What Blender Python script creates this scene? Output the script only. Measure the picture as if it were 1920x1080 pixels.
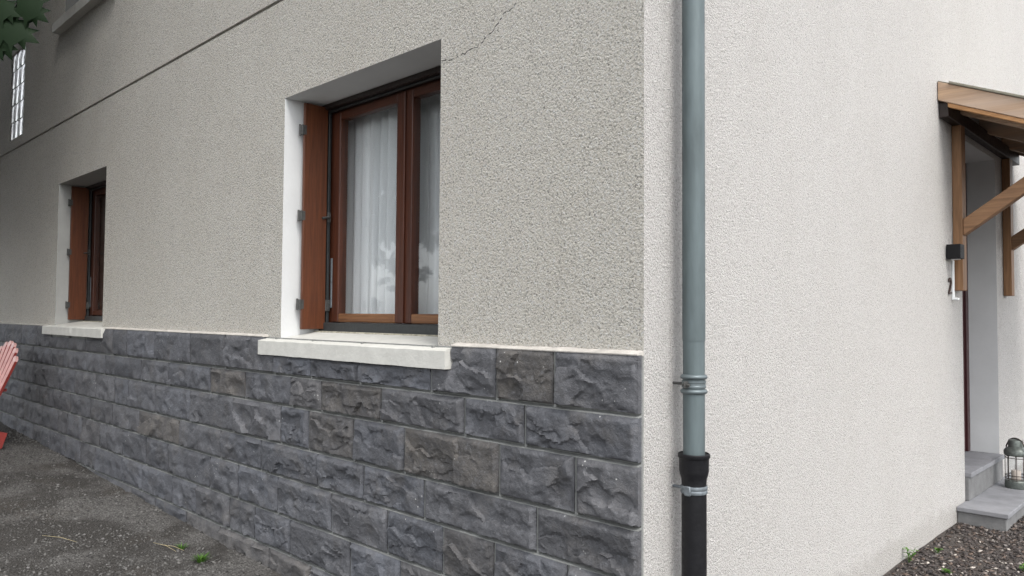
import bpy, bmesh, math, random
import numpy as np
from mathutils import Vector, Matrix

for o in list(bpy.data.objects):
    bpy.data.objects.remove(o)
scene = bpy.context.scene
COL = scene.collection
R = math.radians

# ------------------------------------------------------------------ camera
cam_data = bpy.data.cameras.new("camera")
cam_data.sensor_width = 36.0
cam_data.lens = 26.655
cam_data.clip_start = 0.05
cam_data.clip_end = 2000.0
cam = bpy.data.objects.new("camera", cam_data)
COL.objects.link(cam)
yaw, pit, rol = R(44.0464), R(2.0764), R(0.4117)
fw = Vector((-math.sin(yaw) * math.cos(pit), math.cos(yaw) * math.cos(pit), math.sin(pit)))
rt = Vector((math.cos(yaw), math.sin(yaw), 0))
up = rt.cross(fw)
r2 = math.cos(rol) * rt + math.sin(rol) * up
u2 = -math.sin(rol) * rt + math.cos(rol) * up
M = Matrix((r2, u2, -fw)).transposed().to_4x4()
M.translation = Vector((1.4258, -2.1, 1.38))
cam.matrix_world = M
scene.camera = cam

# ------------------------------------------------------------------ sky and sun (overcast)
SUN_DIR = Vector((0.74, -0.27, 1.05)).normalized()          # towards the sun
elev = math.asin(SUN_DIR.z)
azim = math.atan2(SUN_DIR.x, SUN_DIR.y)                     # clockwise from +Y
world = bpy.data.worlds.new("World")
scene.world = world
world.use_nodes = True
wn = world.node_tree.nodes
wl = world.node_tree.links
wn.clear()
sky = wn.new("ShaderNodeTexSky")
sky.sky_type = 'NISHITA'
sky.sun_disc = False
sky.sun_elevation = elev
sky.sun_rotation = azim
sky.air_density = 1.0
sky.dust_density = 1.5
sky.ozone_density = 1.0
hs = wn.new("ShaderNodeHueSaturation")
hs.inputs["Saturation"].default_value = 0.14
bg = wn.new("ShaderNodeBackground")
bg.inputs["Strength"].default_value = 0.15
wo = wn.new("ShaderNodeOutputWorld")
wl.new(sky.outputs[0], hs.inputs["Color"])
wl.new(hs.outputs[0], bg.inputs[0])
wl.new(bg.outputs[0], wo.inputs[0])

sun_data = bpy.data.lights.new("sun", 'SUN')
sun_data.energy = 0.85
sun_data.angle = R(24)
sun_data.color = (1.0, 0.955, 0.90)
sun = bpy.data.objects.new("sun", sun_data)
COL.objects.link(sun)
sun.location = (10, 6, 14)
sun.rotation_euler = (-SUN_DIR).to_track_quat('-Z', 'Y').to_euler()

scene.view_settings.view_transform = 'Standard'
scene.view_settings.look = 'None'
scene.view_settings.exposure = 1.48
scene.view_settings.gamma = 1.0
scene.view_settings.use_curve_mapping = False
scene.render.engine = 'CYCLES'
scene.cycles.max_bounces = 10
scene.cycles.use_denoising = True
scene.cycles.denoising_prefilter = 'NONE'      # keeps the grain of the render coat crisp
scene.cycles.transparent_max_bounces = 16

# ------------------------------------------------------------------ helpers
class MB:
    """collects shapes; build() links them as one mesh object"""
    def __init__(self):
        self.bm = bmesh.new()
    def poly(self, pts):
        vs = [self.bm.verts.new(p) for p in pts]
        return self.bm.faces.new(vs)
    def box(self, a, b, bevel=0.0, seg=1, mat=None):
        a, b = Vector(a), Vector(b)
        c = (a + b) / 2
        s = Vector((abs(b.x - a.x), abs(b.y - a.y), abs(b.z - a.z)))
        m = Matrix.Translation(c) @ Matrix.Diagonal((s.x, s.y, s.z, 1))
        if mat is not None:
            m = mat @ m
        g = bmesh.ops.create_cube(self.bm, size=1.0, matrix=m)
        if bevel > 0:
            es = set()
            for v in g["verts"]:
                es.update(v.link_edges)
            bmesh.ops.bevel(self.bm, geom=list(es), offset=bevel, segments=seg, profile=0.5, affect='EDGES')
        return self
    def prism(self, pts, direction):
        """pts: planar loop, extruded along direction"""
        d = Vector(direction)
        lo = [self.bm.verts.new(p) for p in pts]
        hi = [self.bm.verts.new(Vector(p) + d) for p in pts]
        n = len(pts)
        self.bm.faces.new(lo[::-1])
        self.bm.faces.new(hi)
        for i in range(n):
            self.bm.faces.new((lo[i], lo[(i + 1) % n], hi[(i + 1) % n], hi[i]))
        return self
    def tube(self, pts, radii, n=12, cap=True):
        rings = []
        pts = [Vector(p) for p in pts]
        if not hasattr(radii, '__len__'):
            radii = [radii] * len(pts)
        ref = None
        for i, p in enumerate(pts):
            if i == 0:
                t = pts[1] - p
            elif i == len(pts) - 1:
                t = p - pts[i - 1]
            else:
                t = pts[i + 1] - pts[i - 1]
            t.normalize()
            if ref is None:
                ref = t.orthogonal().normalized()
            else:
                ref = (ref - t * ref.dot(t)).normalized()
            b = t.cross(ref)
            rings.append([self.bm.verts.new(p + radii[i] * (math.cos(2 * math.pi * k / n) * ref + math.sin(2 * math.pi * k / n) * b)) for k in range(n)])
        for a, b in zip(rings, rings[1:]):
            for k in range(n):
                self.bm.faces.new((a[k], a[(k + 1) % n], b[(k + 1) % n], b[k]))
        if cap:
            self.bm.faces.new(rings[0][::-1])
            self.bm.faces.new(rings[-1])
        return self
    def lathe(self, prof, center=(0, 0, 0), n=28, cap=True):
        """prof: list of (r, z)"""
        c = Vector(center)
        rings = []
        for r, z in prof:
            rings.append([self.bm.verts.new(c + Vector((r * math.cos(2 * math.pi * k / n), r * math.sin(2 * math.pi * k / n), z))) for k in range(n)])
        for a, b in zip(rings, rings[1:]):
            for k in range(n):
                self.bm.faces.new((a[k], a[(k + 1) % n], b[(k + 1) % n], b[k]))
        if cap:
            self.bm.faces.new(rings[0][::-1])
            self.bm.faces.new(rings[-1])
        return self
    def torus(self, center, major, minor, n=28, m=8):
        c = Vector(center)
        rings = []
        for i in range(n):
            a = 2 * math.pi * i / n
            rings.append([self.bm.verts.new(c + Vector(((major + minor * math.cos(2 * math.pi * j / m)) * math.cos(a), (major + minor * math.cos(2 * math.pi * j / m)) * math.sin(a), minor * math.sin(2 * math.pi * j / m)))) for j in range(m)])
        for i in range(n):
            A, B = rings[i], rings[(i + 1) % n]
            for j in range(m):
                self.bm.faces.new((A[j], B[j], B[(j + 1) % m], A[(j + 1) % m]))
        return self
    def build(self, name, mat, parent=None, smooth=None):
        bmesh.ops.recalc_face_normals(self.bm, faces=self.bm.faces)
        me = bpy.data.meshes.new(name)
        self.bm.to_mesh(me)
        self.bm.free()
        return link(name, me, mat, parent, smooth)

def link(name, me, mat, parent=None, smooth=None):
    if mat is not None and not me.materials:
        me.materials.append(mat)
    o = bpy.data.objects.new(name, me)
    COL.objects.link(o)
    if parent is not None:
        o.parent = parent
        o.matrix_parent_inverse = world_of(parent).inverted()
    if smooth is not None:
        me.polygons.foreach_set("use_smooth", [True] * len(me.polygons))
        if smooth < 179:
            me.set_sharp_from_angle(angle=R(smooth))
    return o

def world_of(o):
    m = o.matrix_basis.copy()
    if o.parent is not None:
        m = world_of(o.parent) @ o.matrix_parent_inverse @ m
    return m

def empty(name, loc=(0, 0, 0), parent=None, rz=0.0):
    o = bpy.data.objects.new(name, None)
    o.empty_display_size = 0.1
    o.location = loc
    o.rotation_euler = (0, 0, rz)
    COL.objects.link(o)
    if parent is not None:
        o.parent = parent
        o.matrix_parent_inverse = world_of(parent).inverted()
    return o

def tag(o, label=None, cat=None, group=None, kind=None):
    if label: o["label"] = label
    if cat: o["category"] = cat
    if group: o["group"] = group
    if kind: o["kind"] = kind
    return o

def np_mesh(name, verts, faces, mat, parent=None, smooth=None):
    me = bpy.data.meshes.new(name)
    me.from_pydata([tuple(v) for v in verts], [], [tuple(f) for f in faces])
    me.update()
    return link(name, me, mat, parent, smooth)

# ------------------------------------------------------------------ noise for shapes
def vnoise(x, y, seed):
    """2-D value noise, arrays in, 0..1 out"""
    xi = np.floor(x).astype(np.int64); yi = np.floor(y).astype(np.int64)
    xf = x - xi; yf = y - yi
    def h(a, b):
        n = (a * 374761393 + b * 668265263 + seed * 974711) & 0xffffffff
        n = ((n ^ (n >> 13)) * 1274126177) & 0xffffffff
        return ((n ^ (n >> 16)) & 0xffff) / 65535.0
    u = xf * xf * (3 - 2 * xf); v = yf * yf * (3 - 2 * yf)
    return (h(xi, yi) * (1 - u) + h(xi + 1, yi) * u) * (1 - v) + (h(xi, yi + 1) * (1 - u) + h(xi + 1, yi + 1) * u) * v

def fbm(x, y, seed, octv=4):
    s = 0.0; a = 0.5
    for i in range(octv):
        s = s + a * (vnoise(x * 2 ** i, y * 2 ** i, seed + i * 17) - 0.5)
        a *= 0.55
    return s

# ------------------------------------------------------------------ materials
def new_mat(name):
    m = bpy.data.materials.new(name)
    m.use_nodes = True
    nt = m.node_tree
    nt.nodes.clear()
    out = nt.nodes.new("ShaderNodeOutputMaterial")
    bs = nt.nodes.new("ShaderNodeBsdfPrincipled")
    nt.links.new(bs.outputs[0], out.inputs[0])
    return m, nt, bs, out

class NT:
    def __init__(self, nt):
        self.nt = nt
    def n(self, t, **kw):
        nd = self.nt.nodes.new(t)
        for k, v in kw.items():
            if k.startswith('i_'):
                key = k[2:]
                key = int(key) if key.isdigit() else key.replace('_', ' ')
                nd.inputs[key].default_value = v
            else:
                setattr(nd, k, v)
        return nd
    def l(self, a, b):
        self.nt.links.new(a, b)
    def ramp(self, src, stops, interp='LINEAR'):
        r = self.nt.nodes.new("ShaderNodeValToRGB")
        r.color_ramp.interpolation = interp
        e = r.color_ramp.elements
        while len(e) > 1:
            e.remove(e[-1])
        e[0].position = stops[0][0]; e[0].color = tuple(stops[0][1]) + (1,)
        for p, c in stops[1:]:
            x = e.new(p); x.color = tuple(c) + (1,)
        self.l(src, r.inputs[0])
        return r.outputs[0]
    def framp(self, src, stops):
        return self.ramp(src, [(p, (v, v, v)) for p, v in stops])
    def mix(self, a, b, fac, mode='MIX'):
        m = self.nt.nodes.new("ShaderNodeMix")
        m.data_type = 'RGBA'; m.blend_type = mode
        for sock, val in ((m.inputs[0], fac), (m.inputs[6], a), (m.inputs[7], b)):
            if hasattr(val, 'is_output'):
                self.l(val, sock)
            elif isinstance(val, (int, float)):
                sock.default_value = val
            else:
                sock.default_value = tuple(val) + (1,) if len(val) == 3 else val
        return m.outputs[2]
    def math(self, op, a, b=None):
        m = self.nt.nodes.new("ShaderNodeMath")
        m.operation = op
        for i, v in enumerate((a, b)):
            if v is None: continue
            if hasattr(v, 'is_output'): self.l(v, m.inputs[i])
            else: m.inputs[i].default_value = v
        return m.outputs[0]
    def pos(self, scale=(1, 1, 1), obj=False, rot=(0, 0, 0)):
        mp = self.nt.nodes.new("ShaderNodeMapping")
        mp.inputs["Scale"].default_value = scale
        mp.inputs["Rotation"].default_value = rot
        if obj:
            tc = self.nt.nodes.new("ShaderNodeTexCoord")
            self.l(tc.outputs["Object"], mp.inputs[0])
        else:
            g = self.nt.nodes.new("ShaderNodeNewGeometry")
            self.l(g.outputs["Position"], mp.inputs[0])
        return mp.outputs[0]
    def noise(self, vec, scale, detail=3, rough=0.55, dist=0.0):
        n = self.nt.nodes.new("ShaderNodeTexNoise")
        n.inputs["Scale"].default_value = scale
        n.inputs["Detail"].default_value = detail
        n.inputs["Roughness"].default_value = rough
        n.inputs["Distortion"].default_value = dist
        self.l(vec, n.inputs["Vector"])
        return n.outputs[0]
    def vor(self, vec, scale, feature='F1', rnd=1.0):
        n = self.nt.nodes.new("ShaderNodeTexVoronoi")
        n.feature = feature
        n.inputs["Scale"].default_value = scale
        n.inputs["Randomness"].default_value = rnd
        self.l(vec, n.inputs["Vector"])
        return n
    def bump(self, height, strength, dist, normal=None):
        b = self.nt.nodes.new("ShaderNodeBump")
        b.inputs["Strength"].default_value = strength
        b.inputs["Distance"].default_value = dist
        self.l(height, b.inputs["Height"])
        if normal is not None: self.l(normal, b.inputs["Normal"])
        return b.outputs[0]

def mat_stucco(name, c1, c2, grime, depth=1.0, speck=1.0, lumps=1.0, freq=1.0):
    m, nt, bs, out = new_mat(name); t = NT(nt)
    p = t.pos()
    big = t.noise(p, 0.55, 4, 0.6)
    mid = t.noise(t.pos(scale=(1.2, 1.2, 0.7)), 1.7, 5, 0.62)
    col = t.mix(c1, c2, t.framp(big, [(0.35, 0.0), (0.68, 1.0)]))
    col = t.mix(col, grime, t.math('MULTIPLY', t.framp(mid, [(0.45, 0.0), (0.8, 1.0)]), 0.5))
    # grain contrast put into the colour: dark in pits, pale on high grains
    g1 = t.noise(p, 94 * freq, 5, 0.76, 0.3)
    grain = t.vor(t.pos(), 175 * freq).outputs["Color"]
    gv = t.math('ADD', t.math('MULTIPLY', t.framp(grain, [(0.0, 0.0), (1.0, 1.0)]), 0.5), t.math('MULTIPLY', g1, 0.5))
    col = t.mix(col, (0.16, 0.148, 0.125), t.framp(gv, [(0.26, 0.62 * speck), (0.42, 0.0)]))
    col = t.mix(col, (0.86, 0.85, 0.82), t.framp(gv, [(0.56, 0.0), (0.70, 0.9 * speck)]))
    t.l(col, bs.inputs["Base Color"])
    bs.inputs["Roughness"].default_value = 0.93
    bs.inputs["Specular IOR Level"].default_value = 0.2
    g2 = t.vor(p, 120 * freq).outputs["Distance"]
    h = t.math('ADD', t.framp(g1, [(0.30, 0.0), (0.74, 1.0)]), t.math('MULTIPLY', g2, -0.6))
    # splashed dirt above the ground
    sx = nt.nodes.new("ShaderNodeSeparateXYZ"); t.l(p, sx.inputs[0])
    lim = t.math('ADD', sx.outputs[2], t.math('MULTIPLY', t.noise(p, 7, 4, 0.65), -0.22))
    col = t.mix(col, (0.30, 0.27, 0.23), t.framp(lim, [(0.0, 0.22), (0.06, 0.0)]))
    t.l(col, bs.inputs["Base Color"])
    lump = t.noise(p, 14, 3, 0.5)
    nb = t.bump(lump, 0.2 * lumps, 0.02)
    nrm = t.bump(h, 1.0, 0.019 * depth, nb)
    t.l(nrm, bs.inputs["Normal"])
    return m

def mat_plain(name, col, rough=0.6, var=0.12, nscale=6, bump=0.0, bscale=60, metal=0.0, spec=0.5, bdist=0.004, pscale=(1, 1, 1)):
    m, nt, bs, out = new_mat(name); t = NT(nt)
    p = t.pos(scale=pscale)
    n = t.noise(p, nscale, 5, 0.6)
    lo = tuple(c * (1 - var) for c in col); hi = tuple(min(1, c * (1 + var)) for c in col)
    t.l(t.ramp(n, [(0.3, lo), (0.7, hi)]), bs.inputs["Base Color"])
    rr = t.framp(t.noise(p, nscale * 2.3, 4, 0.6), [(0.3, max(0.03, rough - 0.08)), (0.7, min(1, rough + 0.08))])
    t.l(rr, bs.inputs["Roughness"])
    bs.inputs["Metallic"].default_value = metal
    bs.inputs["Specular IOR Level"].default_value = spec
    if bump > 0:
        t.l(t.bump(t.noise(p, bscale, 4, 0.6), bump, bdist), bs.inputs["Normal"])
    return m

def mat_wood(name, dark, light, axis, grain=40, rough=0.45, grey=None, greyamt=0.0, spec=0.4, knots=False):
    """axis: direction the grain runs along: 'x','y','z' (object space)"""
    m, nt, bs, out = new_mat(name); t = NT(nt)
    sc = {'x': (0.05, 1, 1), 'y': (1, 0.05, 1), 'z': (1, 1, 0.05)}[axis]
    oi = nt.nodes.new("ShaderNodeObjectInfo")
    mp = nt.nodes.new("ShaderNodeMapping")
    mp.inputs["Scale"].default_value = sc
    tc = nt.nodes.new("ShaderNodeTexCoord")
    add = nt.nodes.new("ShaderNodeVectorMath"); add.operation = 'ADD'
    mul = nt.nodes.new("ShaderNodeVectorMath"); mul.operation = 'SCALE'
    t.l(oi.outputs["Random"], mul.inputs["Scale"]); mul.inputs[0].default_value = (37, 21, 53)
    t.l(tc.outputs["Object"], add.inputs[0]); t.l(mul.outputs[0], add.inputs[1])
    t.l(add.outputs[0], mp.inputs[0])
    p = mp.outputs[0]
    g = t.noise(p, grain, 6, 0.65, 0.8)
    g2 = t.noise(p, grain * 4, 4, 0.6)
    gg = t.math('ADD', t.math('MULTIPLY', g, 0.65), t.math('MULTIPLY', g2, 0.35))
    col = t.ramp(gg, [(0.32, dark), (0.62, light)])
    ti = t.math('MULTIPLY', t.math('SUBTRACT', oi.outputs["Random"], 0.5), 0.25)
    hsv = nt.nodes.new("ShaderNodeHueSaturation")
    t.l(t.math('ADD', ti, 1.0), hsv.inputs["Value"]); t.l(col, hsv.inputs["Color"])
    col = hsv.outputs[0]
    if grey:
        w = t.noise(p, 9, 4, 0.6)
        col = t.mix(col, grey, t.math('MULTIPLY', t.framp(w, [(0.35, 0.0), (0.65, 1.0)]), greyamt))
    t.l(col, bs.inputs["Base Color"])
    t.l(t.framp(g, [(0.3, rough + 0.1), (0.7, rough - 0.05)]), bs.inputs["Roughness"])
    bs.inputs["Specular IOR Level"].default_value = spec
    t.l(t.bump(gg, 0.5, 0.0015), bs.inputs["Normal"])
    return m

def mat_stone():
    m, nt, bs, out = new_mat("basalt_stone"); t = NT(nt)
    oi = nt.nodes.new("ShaderNodeObjectInfo")
    p = t.pos()
    n1 = t.noise(p, 11, 6, 0.62, 0.5)
    n2 = t.noise(p, 60, 4, 0.6)
    col = t.mix(oi.outputs["Color"], (0.058, 0.058, 0.063), t.framp(n1, [(0.36, 0.0), (0.62, 0.65)]))
    col = t.mix(col, (0.150, 0.135, 0.118), t.math('MULTIPLY', t.framp(t.noise(p, 6, 5, 0.65), [(0.52, 0.0), (0.72, 1.0)]), 0.28))
    col = t.mix(col, (0.22, 0.23, 0.25), t.math('MULTIPLY', t.framp(n2, [(0.55, 0.0), (0.8, 1.0)]), 0.45))
    # splashes of white paint, a few millimetres each
    v = t.vor(p, 46).outputs["Distance"]
    pick = t.framp(t.noise(p, 7.0, 2, 0.5), [(0.63, 0.0), (0.68, 1.0)])
    sp = t.math('MULTIPLY', t.framp(v, [(0.10, 1.0), (0.17, 0.0)]), pick)
    col = t.mix(col, (0.50, 0.50, 0.49), sp)
    t.l(col, bs.inputs["Base Color"])
    t.l(t.framp(n2, [(0.3, 0.60), (0.7, 0.85)]), bs.inputs["Roughness"])
    bs.inputs["Specular IOR Level"].default_value = 0.35
    b1 = t.bump(t.noise(p, 45, 5, 0.70, 0.7), 0.9, 0.010)
    b2 = t.bump(t.noise(p, 190, 3, 0.6), 0.55, 0.003, b1)
    t.l(b2, bs.inputs["Normal"])
    return m

def mat_island(name, stops, rough=0.85, bscale=300):
    """colour per loose piece"""
    m, nt, bs, out = new_mat(name); t = NT(nt)
    g = nt.nodes.new("ShaderNodeNewGeometry")
    col = t.ramp(g.outputs["Random Per Island"], stops)
    n = t.noise(t.pos(), 90, 3, 0.6)
    col = t.mix(col, (0.03, 0.03, 0.03), t.framp(n, [(0.5, 0.0), (0.75, 0.4)]))
    t.l(col, bs.inputs["Base Color"])
    bs.inputs["Roughness"].default_value = rough
    bs.inputs["Specular IOR Level"].default_value = 0.3
    return m

def mat_gravel_ground():
    m, nt, bs, out = new_mat("grit_ground"); t = NT(nt)
    p = t.pos()
    v = t.vor(p, 95)
    cellc = t.framp(v.outputs["Color"], [(0.0, 0.0), (1.0, 1.0)])
    col = t.ramp(cellc, [(0.05, (0.046, 0.044, 0.042)), (0.5, (0.098, 0.094, 0.090)), (0.85, (0.14, 0.135, 0.129)), (1.0, (0.19, 0.185, 0.175))])
    damp = t.framp(t.noise(p, 1.3, 5, 0.62, 0.6), [(0.44, 0.0), (0.56, 1.0)])
    col = t.mix(col, (0.032, 0.029, 0.026), t.math('MULTIPLY', damp, 0.78))
    soil = t.framp(t.noise(p, 2.1, 4, 0.6), [(0.56, 0.0), (0.70, 1.0)])
    col = t.mix(col, (0.070, 0.060, 0.050), t.math('MULTIPLY', soil, 0.4))
    t.l(col, bs.inputs["Base Color"])
    bs.inputs["Roughness"].default_value = 0.9
    bs.inputs["Specular IOR Level"].default_value = 0.25
    h = t.math('MULTIPLY', v.outputs["Distance"], -1.0)
    b1 = t.bump(t.noise(p, 16, 4, 0.6), 0.7, 0.03)
    t.l(t.bump(h, 0.9, 0.008, b1), bs.inputs["Normal"])
    return m

def mat_glass(name, tint=(1, 1, 1), rough=0.0):
    m, nt, bs, out = new_mat(name); t = NT(nt)
    nt.nodes.remove(bs)
    gl = nt.nodes.new("ShaderNodeBsdfGlossy"); gl.inputs["Roughness"].default_value = max(rough, 0.004)
    tr = nt.nodes.new("ShaderNodeBsdfTransparent"); tr.inputs[0].default_value = tint + (1,)
    lw = nt.nodes.new("ShaderNodeLayerWeight"); lw.inputs[0].default_value = 0.5
    sch = t.math('ADD', t.math('MULTIPLY', t.math('POWER', lw.outputs["Facing"], 5.0), 0.96), 0.043)
    b = t.bump(t.noise(t.pos(), 3.0, 2, 0.5), 0.05, 0.01)
    t.l(b, gl.inputs["Normal"])
    f2 = sch
    mx = nt.nodes.new("ShaderNodeMixShader")
    t.l(f2, mx.inputs[0]); t.l(tr.outputs[0], mx.inputs[1]); t.l(gl.outputs[0], mx.inputs[2])
    t.l(mx.outputs[0], out.inputs[0])
    return m

def mat_curtain():
    m, nt, bs, out = new_mat("net_curtain"); t = NT(nt)
    nt.nodes.remove(bs)
    d = nt.nodes.new("ShaderNodeBsdfDiffuse"); d.inputs[0].default_value = (0.90, 0.90, 0.90, 1)
    tl = nt.nodes.new("ShaderNodeBsdfTranslucent"); tl.inputs[0].default_value = (0.75, 0.76, 0.78, 1)
    tp = nt.nodes.new("ShaderNodeBsdfTransparent")
    a = nt.nodes.new("ShaderNodeMixShader"); a.inputs[0].default_value = 0.3
    t.l(d.outputs[0], a.inputs[1]); t.l(tl.outputs[0], a.inputs[2])
    b = nt.nodes.new("ShaderNodeMixShader"); b.inputs[0].default_value = 0.10
    t.l(a.outputs[0], b.inputs[1]); t.l(tp.outputs[0], b.inputs[2])
    t.l(b.outputs[0], out.inputs[0])
    return m

def mat_leaf(name, a, b):
    m, nt, bs, out = new_mat(name); t = NT(nt)
    g = nt.nodes.new("ShaderNodeNewGeometry")
    col = t.ramp(g.outputs["Random Per Island"], [(0.0, a), (1.0, b)])
    nt.nodes.remove(bs)
    p = nt.nodes.new("ShaderNodeBsdfPrincipled")
    t.l(col, p.inputs["Base Color"]); p.inputs["Roughness"].default_value = 0.65; p.inputs["Specular IOR Level"].default_value = 0.15
    tl = nt.nodes.new("ShaderNodeBsdfTranslucent"); t.l(col, tl.inputs[0])
    mx = nt.nodes.new("ShaderNodeMixShader"); mx.inputs[0].default_value = 0.15
    t.l(p.outputs[0], mx.inputs[1]); t.l(tl.outputs[0], mx.inputs[2]); t.l(mx.outputs[0], out.inputs[0])
    return m

MT = {}
MT['stucco_front'] = mat_stucco("roughcast_beige", (0.86, 0.825, 0.75), (0.83, 0.79, 0.71), (0.74, 0.695, 0.605))
MT['stucco_gable'] = mat_stucco("roughcast_white", (0.765, 0.738, 0.712), (0.745, 0.717, 0.690), (0.69, 0.66, 0.625), 0.62, 0.65, 0.2, 1.2)
MT['white_paint'] = mat_plain("white_smooth_render", (0.60, 0.61, 0.61), 0.7, 0.04, 5, 0.25, 40)
MT['sill_paint'] = mat_plain("white_sill_paint", (0.52, 0.515, 0.48), 0.7, 0.08, 13, 0.6, 45)
MT['cement'] = mat_plain("pale_cement", (0.44, 0.415, 0.38), 0.9, 0.22, 18, 0.7, 120)
MT['mortar'] = mat_plain("grey_mortar", (0.19, 0.195, 0.188), 0.9, 0.18, 14, 0.7, 120)
MT['stone'] = mat_stone()
MT['shutter_wood'] = mat_wood("red_brown_stained_wood", (0.055, 0.0165, 0.007), (0.130, 0.042, 0.017), 'z', 55, 0.42)
MT['frame_wood'] = mat_wood("red_brown_frame_upright", (0.030, 0.009, 0.005), (0.075, 0.023, 0.011), 'z', 45, 0.38)
MT['frame_wood_x'] = mat_wood("red_brown_frame_rail", (0.030, 0.009, 0.005), (0.075, 0.023, 0.011), 'x', 45, 0.38)
MT['rail_worn'] = mat_wood("worn_bare_rail", (0.07, 0.025, 0.011), (0.24, 0.115, 0.050), 'x', 40, 0.5)
MT['dark_wood'] = mat_plain("dark_stained_header", (0.018, 0.010, 0.008), 0.5, 0.2, 20)
MT['hinge'] = mat_plain("weathered_steel", (0.075, 0.075, 0.072), 0.55, 0.3, 60, 0.3, 200, metal=0.4)
MT['dark_metal'] = mat_plain("dark_grey_metal", (0.025, 0.028, 0.029), 0.5, 0.2, 40)
MT['glass'] = mat_glass("window_glass", (0.965, 0.98, 0.985))
MT['interior'] = mat_plain("interior_plaster", (0.40, 0.39, 0.37), 0.9, 0.05, 3)
MT['curtain'] = mat_curtain()
MT['zinc'] = mat_plain("weathered_zinc", (0.090, 0.114, 0.119), 0.52, 0.26, 14, 0.25, 18, metal=0.3, pscale=(1, 1, 0.2))
MT['zinc_light'] = mat_plain("zinc_collar", (0.125, 0.150, 0.158), 0.45, 0.15, 20, metal=0.45)
MT['cast'] = mat_plain("black_cast_iron_paint", (0.006, 0.006, 0.0075), 0.5, 0.2, 30, 0.2, 120, spec=0.3)
MT['galv'] = mat_plain("galvanised_clip", (0.15, 0.17, 0.185), 0.55, 0.3, 60, metal=0.4)
MT['canopy_wood'] = mat_wood("larch_weathered", (0.27, 0.17, 0.105), (0.50, 0.345, 0.225), 'x', 22, 0.6, (0.38, 0.31, 0.265), 0.75)
MT['canopy_wood_z'] = mat_wood("larch_upright", (0.13, 0.065, 0.030), (0.28, 0.150, 0.072), 'z', 30, 0.55)
MT['canopy_wood_y'] = mat_wood("larch_cross", (0.10, 0.050, 0.024), (0.21, 0.110, 0.055), 'y', 25, 0.55)
MT['canopy_fresh'] = mat_wood("larch_fresh_edge", (0.25, 0.118, 0.045), (0.44, 0.235, 0.100), 'x', 25, 0.5)
MT['canopy_strut'] = mat_wood("larch_strut", (0.14, 0.072, 0.036), (0.29, 0.160, 0.082), 'x', 25, 0.5)
MT['felt'] = mat_plain("roofing_edge", (0.20, 0.19, 0.15), 0.7, 0.2, 30, 0.4, 200)
MT['door_paint'] = mat_plain("dark_red_door", (0.045, 0.010, 0.012), 0.4, 0.1, 8)
MT['step_stone'] = mat_plain("grey_step_slab", (0.21, 0.212, 0.225), 0.75, 0.2, 7, 0.3, 140)
MT['step_riser'] = mat_plain("grey_step_riser", (0.15, 0.15, 0.15), 0.88, 0.2, 12, 0.6, 110)
MT['lamp_black'] = mat_plain("matt_black_metal", (0.008, 0.008, 0.009), 0.6, 0.1, 40, spec=0.2)
MT['number'] = mat_plain("dark_brown_number", (0.035, 0.018, 0.014), 0.5, 0.3, 90)
MT['white_plastic'] = mat_plain("white_plastic", (0.72, 0.74, 0.74), 0.4, 0.04, 20)
MT['lantern_metal'] = mat_plain("grey_green_lantern_metal", (0.135, 0.150, 0.138), 0.45, 0.25, 50, 0.2, 160, metal=0.45)
MT['lantern_rust'] = mat_plain("lantern_wire", (0.070, 0.055, 0.048), 0.55, 0.3, 80, metal=0.3)
MT['candle'] = mat_plain("candle_wax", (0.45, 0.38, 0.33), 0.5, 0.08, 30)
MT['chair_paint'] = mat_plain("faded_red_lit_paint", (0.60, 0.345, 0.325), 0.5, 0.12, 14, 0.35, 60)
MT['chair_dark'] = mat_plain("deep_red_shade_paint", (0.24, 0.030, 0.024), 0.5, 0.12, 14)  # also the painted-in shaded tone of the back slats
MT['bark'] = mat_plain("tree_bark", (0.11, 0.09, 0.07), 0.9, 0.3, 12, 1.0, 30, bdist=0.02)
MT['leaf'] = mat_leaf("tree_leaf", (0.005, 0.013, 0.005), (0.013, 0.028, 0.009))
MT['grass'] = mat_leaf("tuft_grass", (0.045, 0.12, 0.020), (0.10, 0.20, 0.035))
MT['straw'] = mat_plain("dry_straw", (0.36, 0.30, 0.17), 0.8, 0.15, 40)
MT['ground'] = mat_gravel_ground()
MT['pebble'] = mat_island("grey_pebbles", [(0.0, (0.046, 0.044, 0.043)), (0.45, (0.098, 0.095, 0.090)), (0.8, (0.128, 0.124, 0.118)), (0.98, (0.14, 0.135, 0.13)), (1.0, (0.17, 0.165, 0.16))])
MT['bed'] = mat_plain("dark_bed_soil", (0.060, 0.050, 0.044), 0.95, 0.35, 20, 1.0, 60, bdist=0.02)
MT['chips'] = mat_island("slate_and_bark_chips", [(0.0, (0.030, 0.027, 0.027)), (0.5, (0.075, 0.062, 0.058)), (0.75, (0.13, 0.095, 0.075)), (0.92, (0.22, 0.20, 0.19)), (1.0, (0.50, 0.45, 0.40))])
MT['tile'] = mat_plain("roof_tile", (0.20, 0.09, 0.06), 0.85, 0.25, 9, 0.8, 20)
MT['crack'] = mat_plain("dark_olive_crack", (0.09, 0.09, 0.075), 0.95, 0.3, 60)  # flat dark grey-olive colour of the crack strips
MT['block_glass'] = None
def mat_block():
    m, nt, bs, out = new_mat("glass_block"); t = NT(nt)
    p = t.pos()
    bs.inputs["Base Color"].default_value = (0.80, 0.84, 0.86, 1)
    bs.inputs["Roughness"].default_value = 0.25
    bs.inputs["Specular IOR Level"].default_value = 1.0
    bs.inputs["Coat Weight"].default_value = 1.0
    bs.inputs["Coat Roughness"].default_value = 0.12
    t.l(t.bump(t.noise(p, 9, 2, 0.5), 0.08, 0.02), bs.inputs["Normal"])
    return m
MT['block_glass'] = mat_block()

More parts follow.
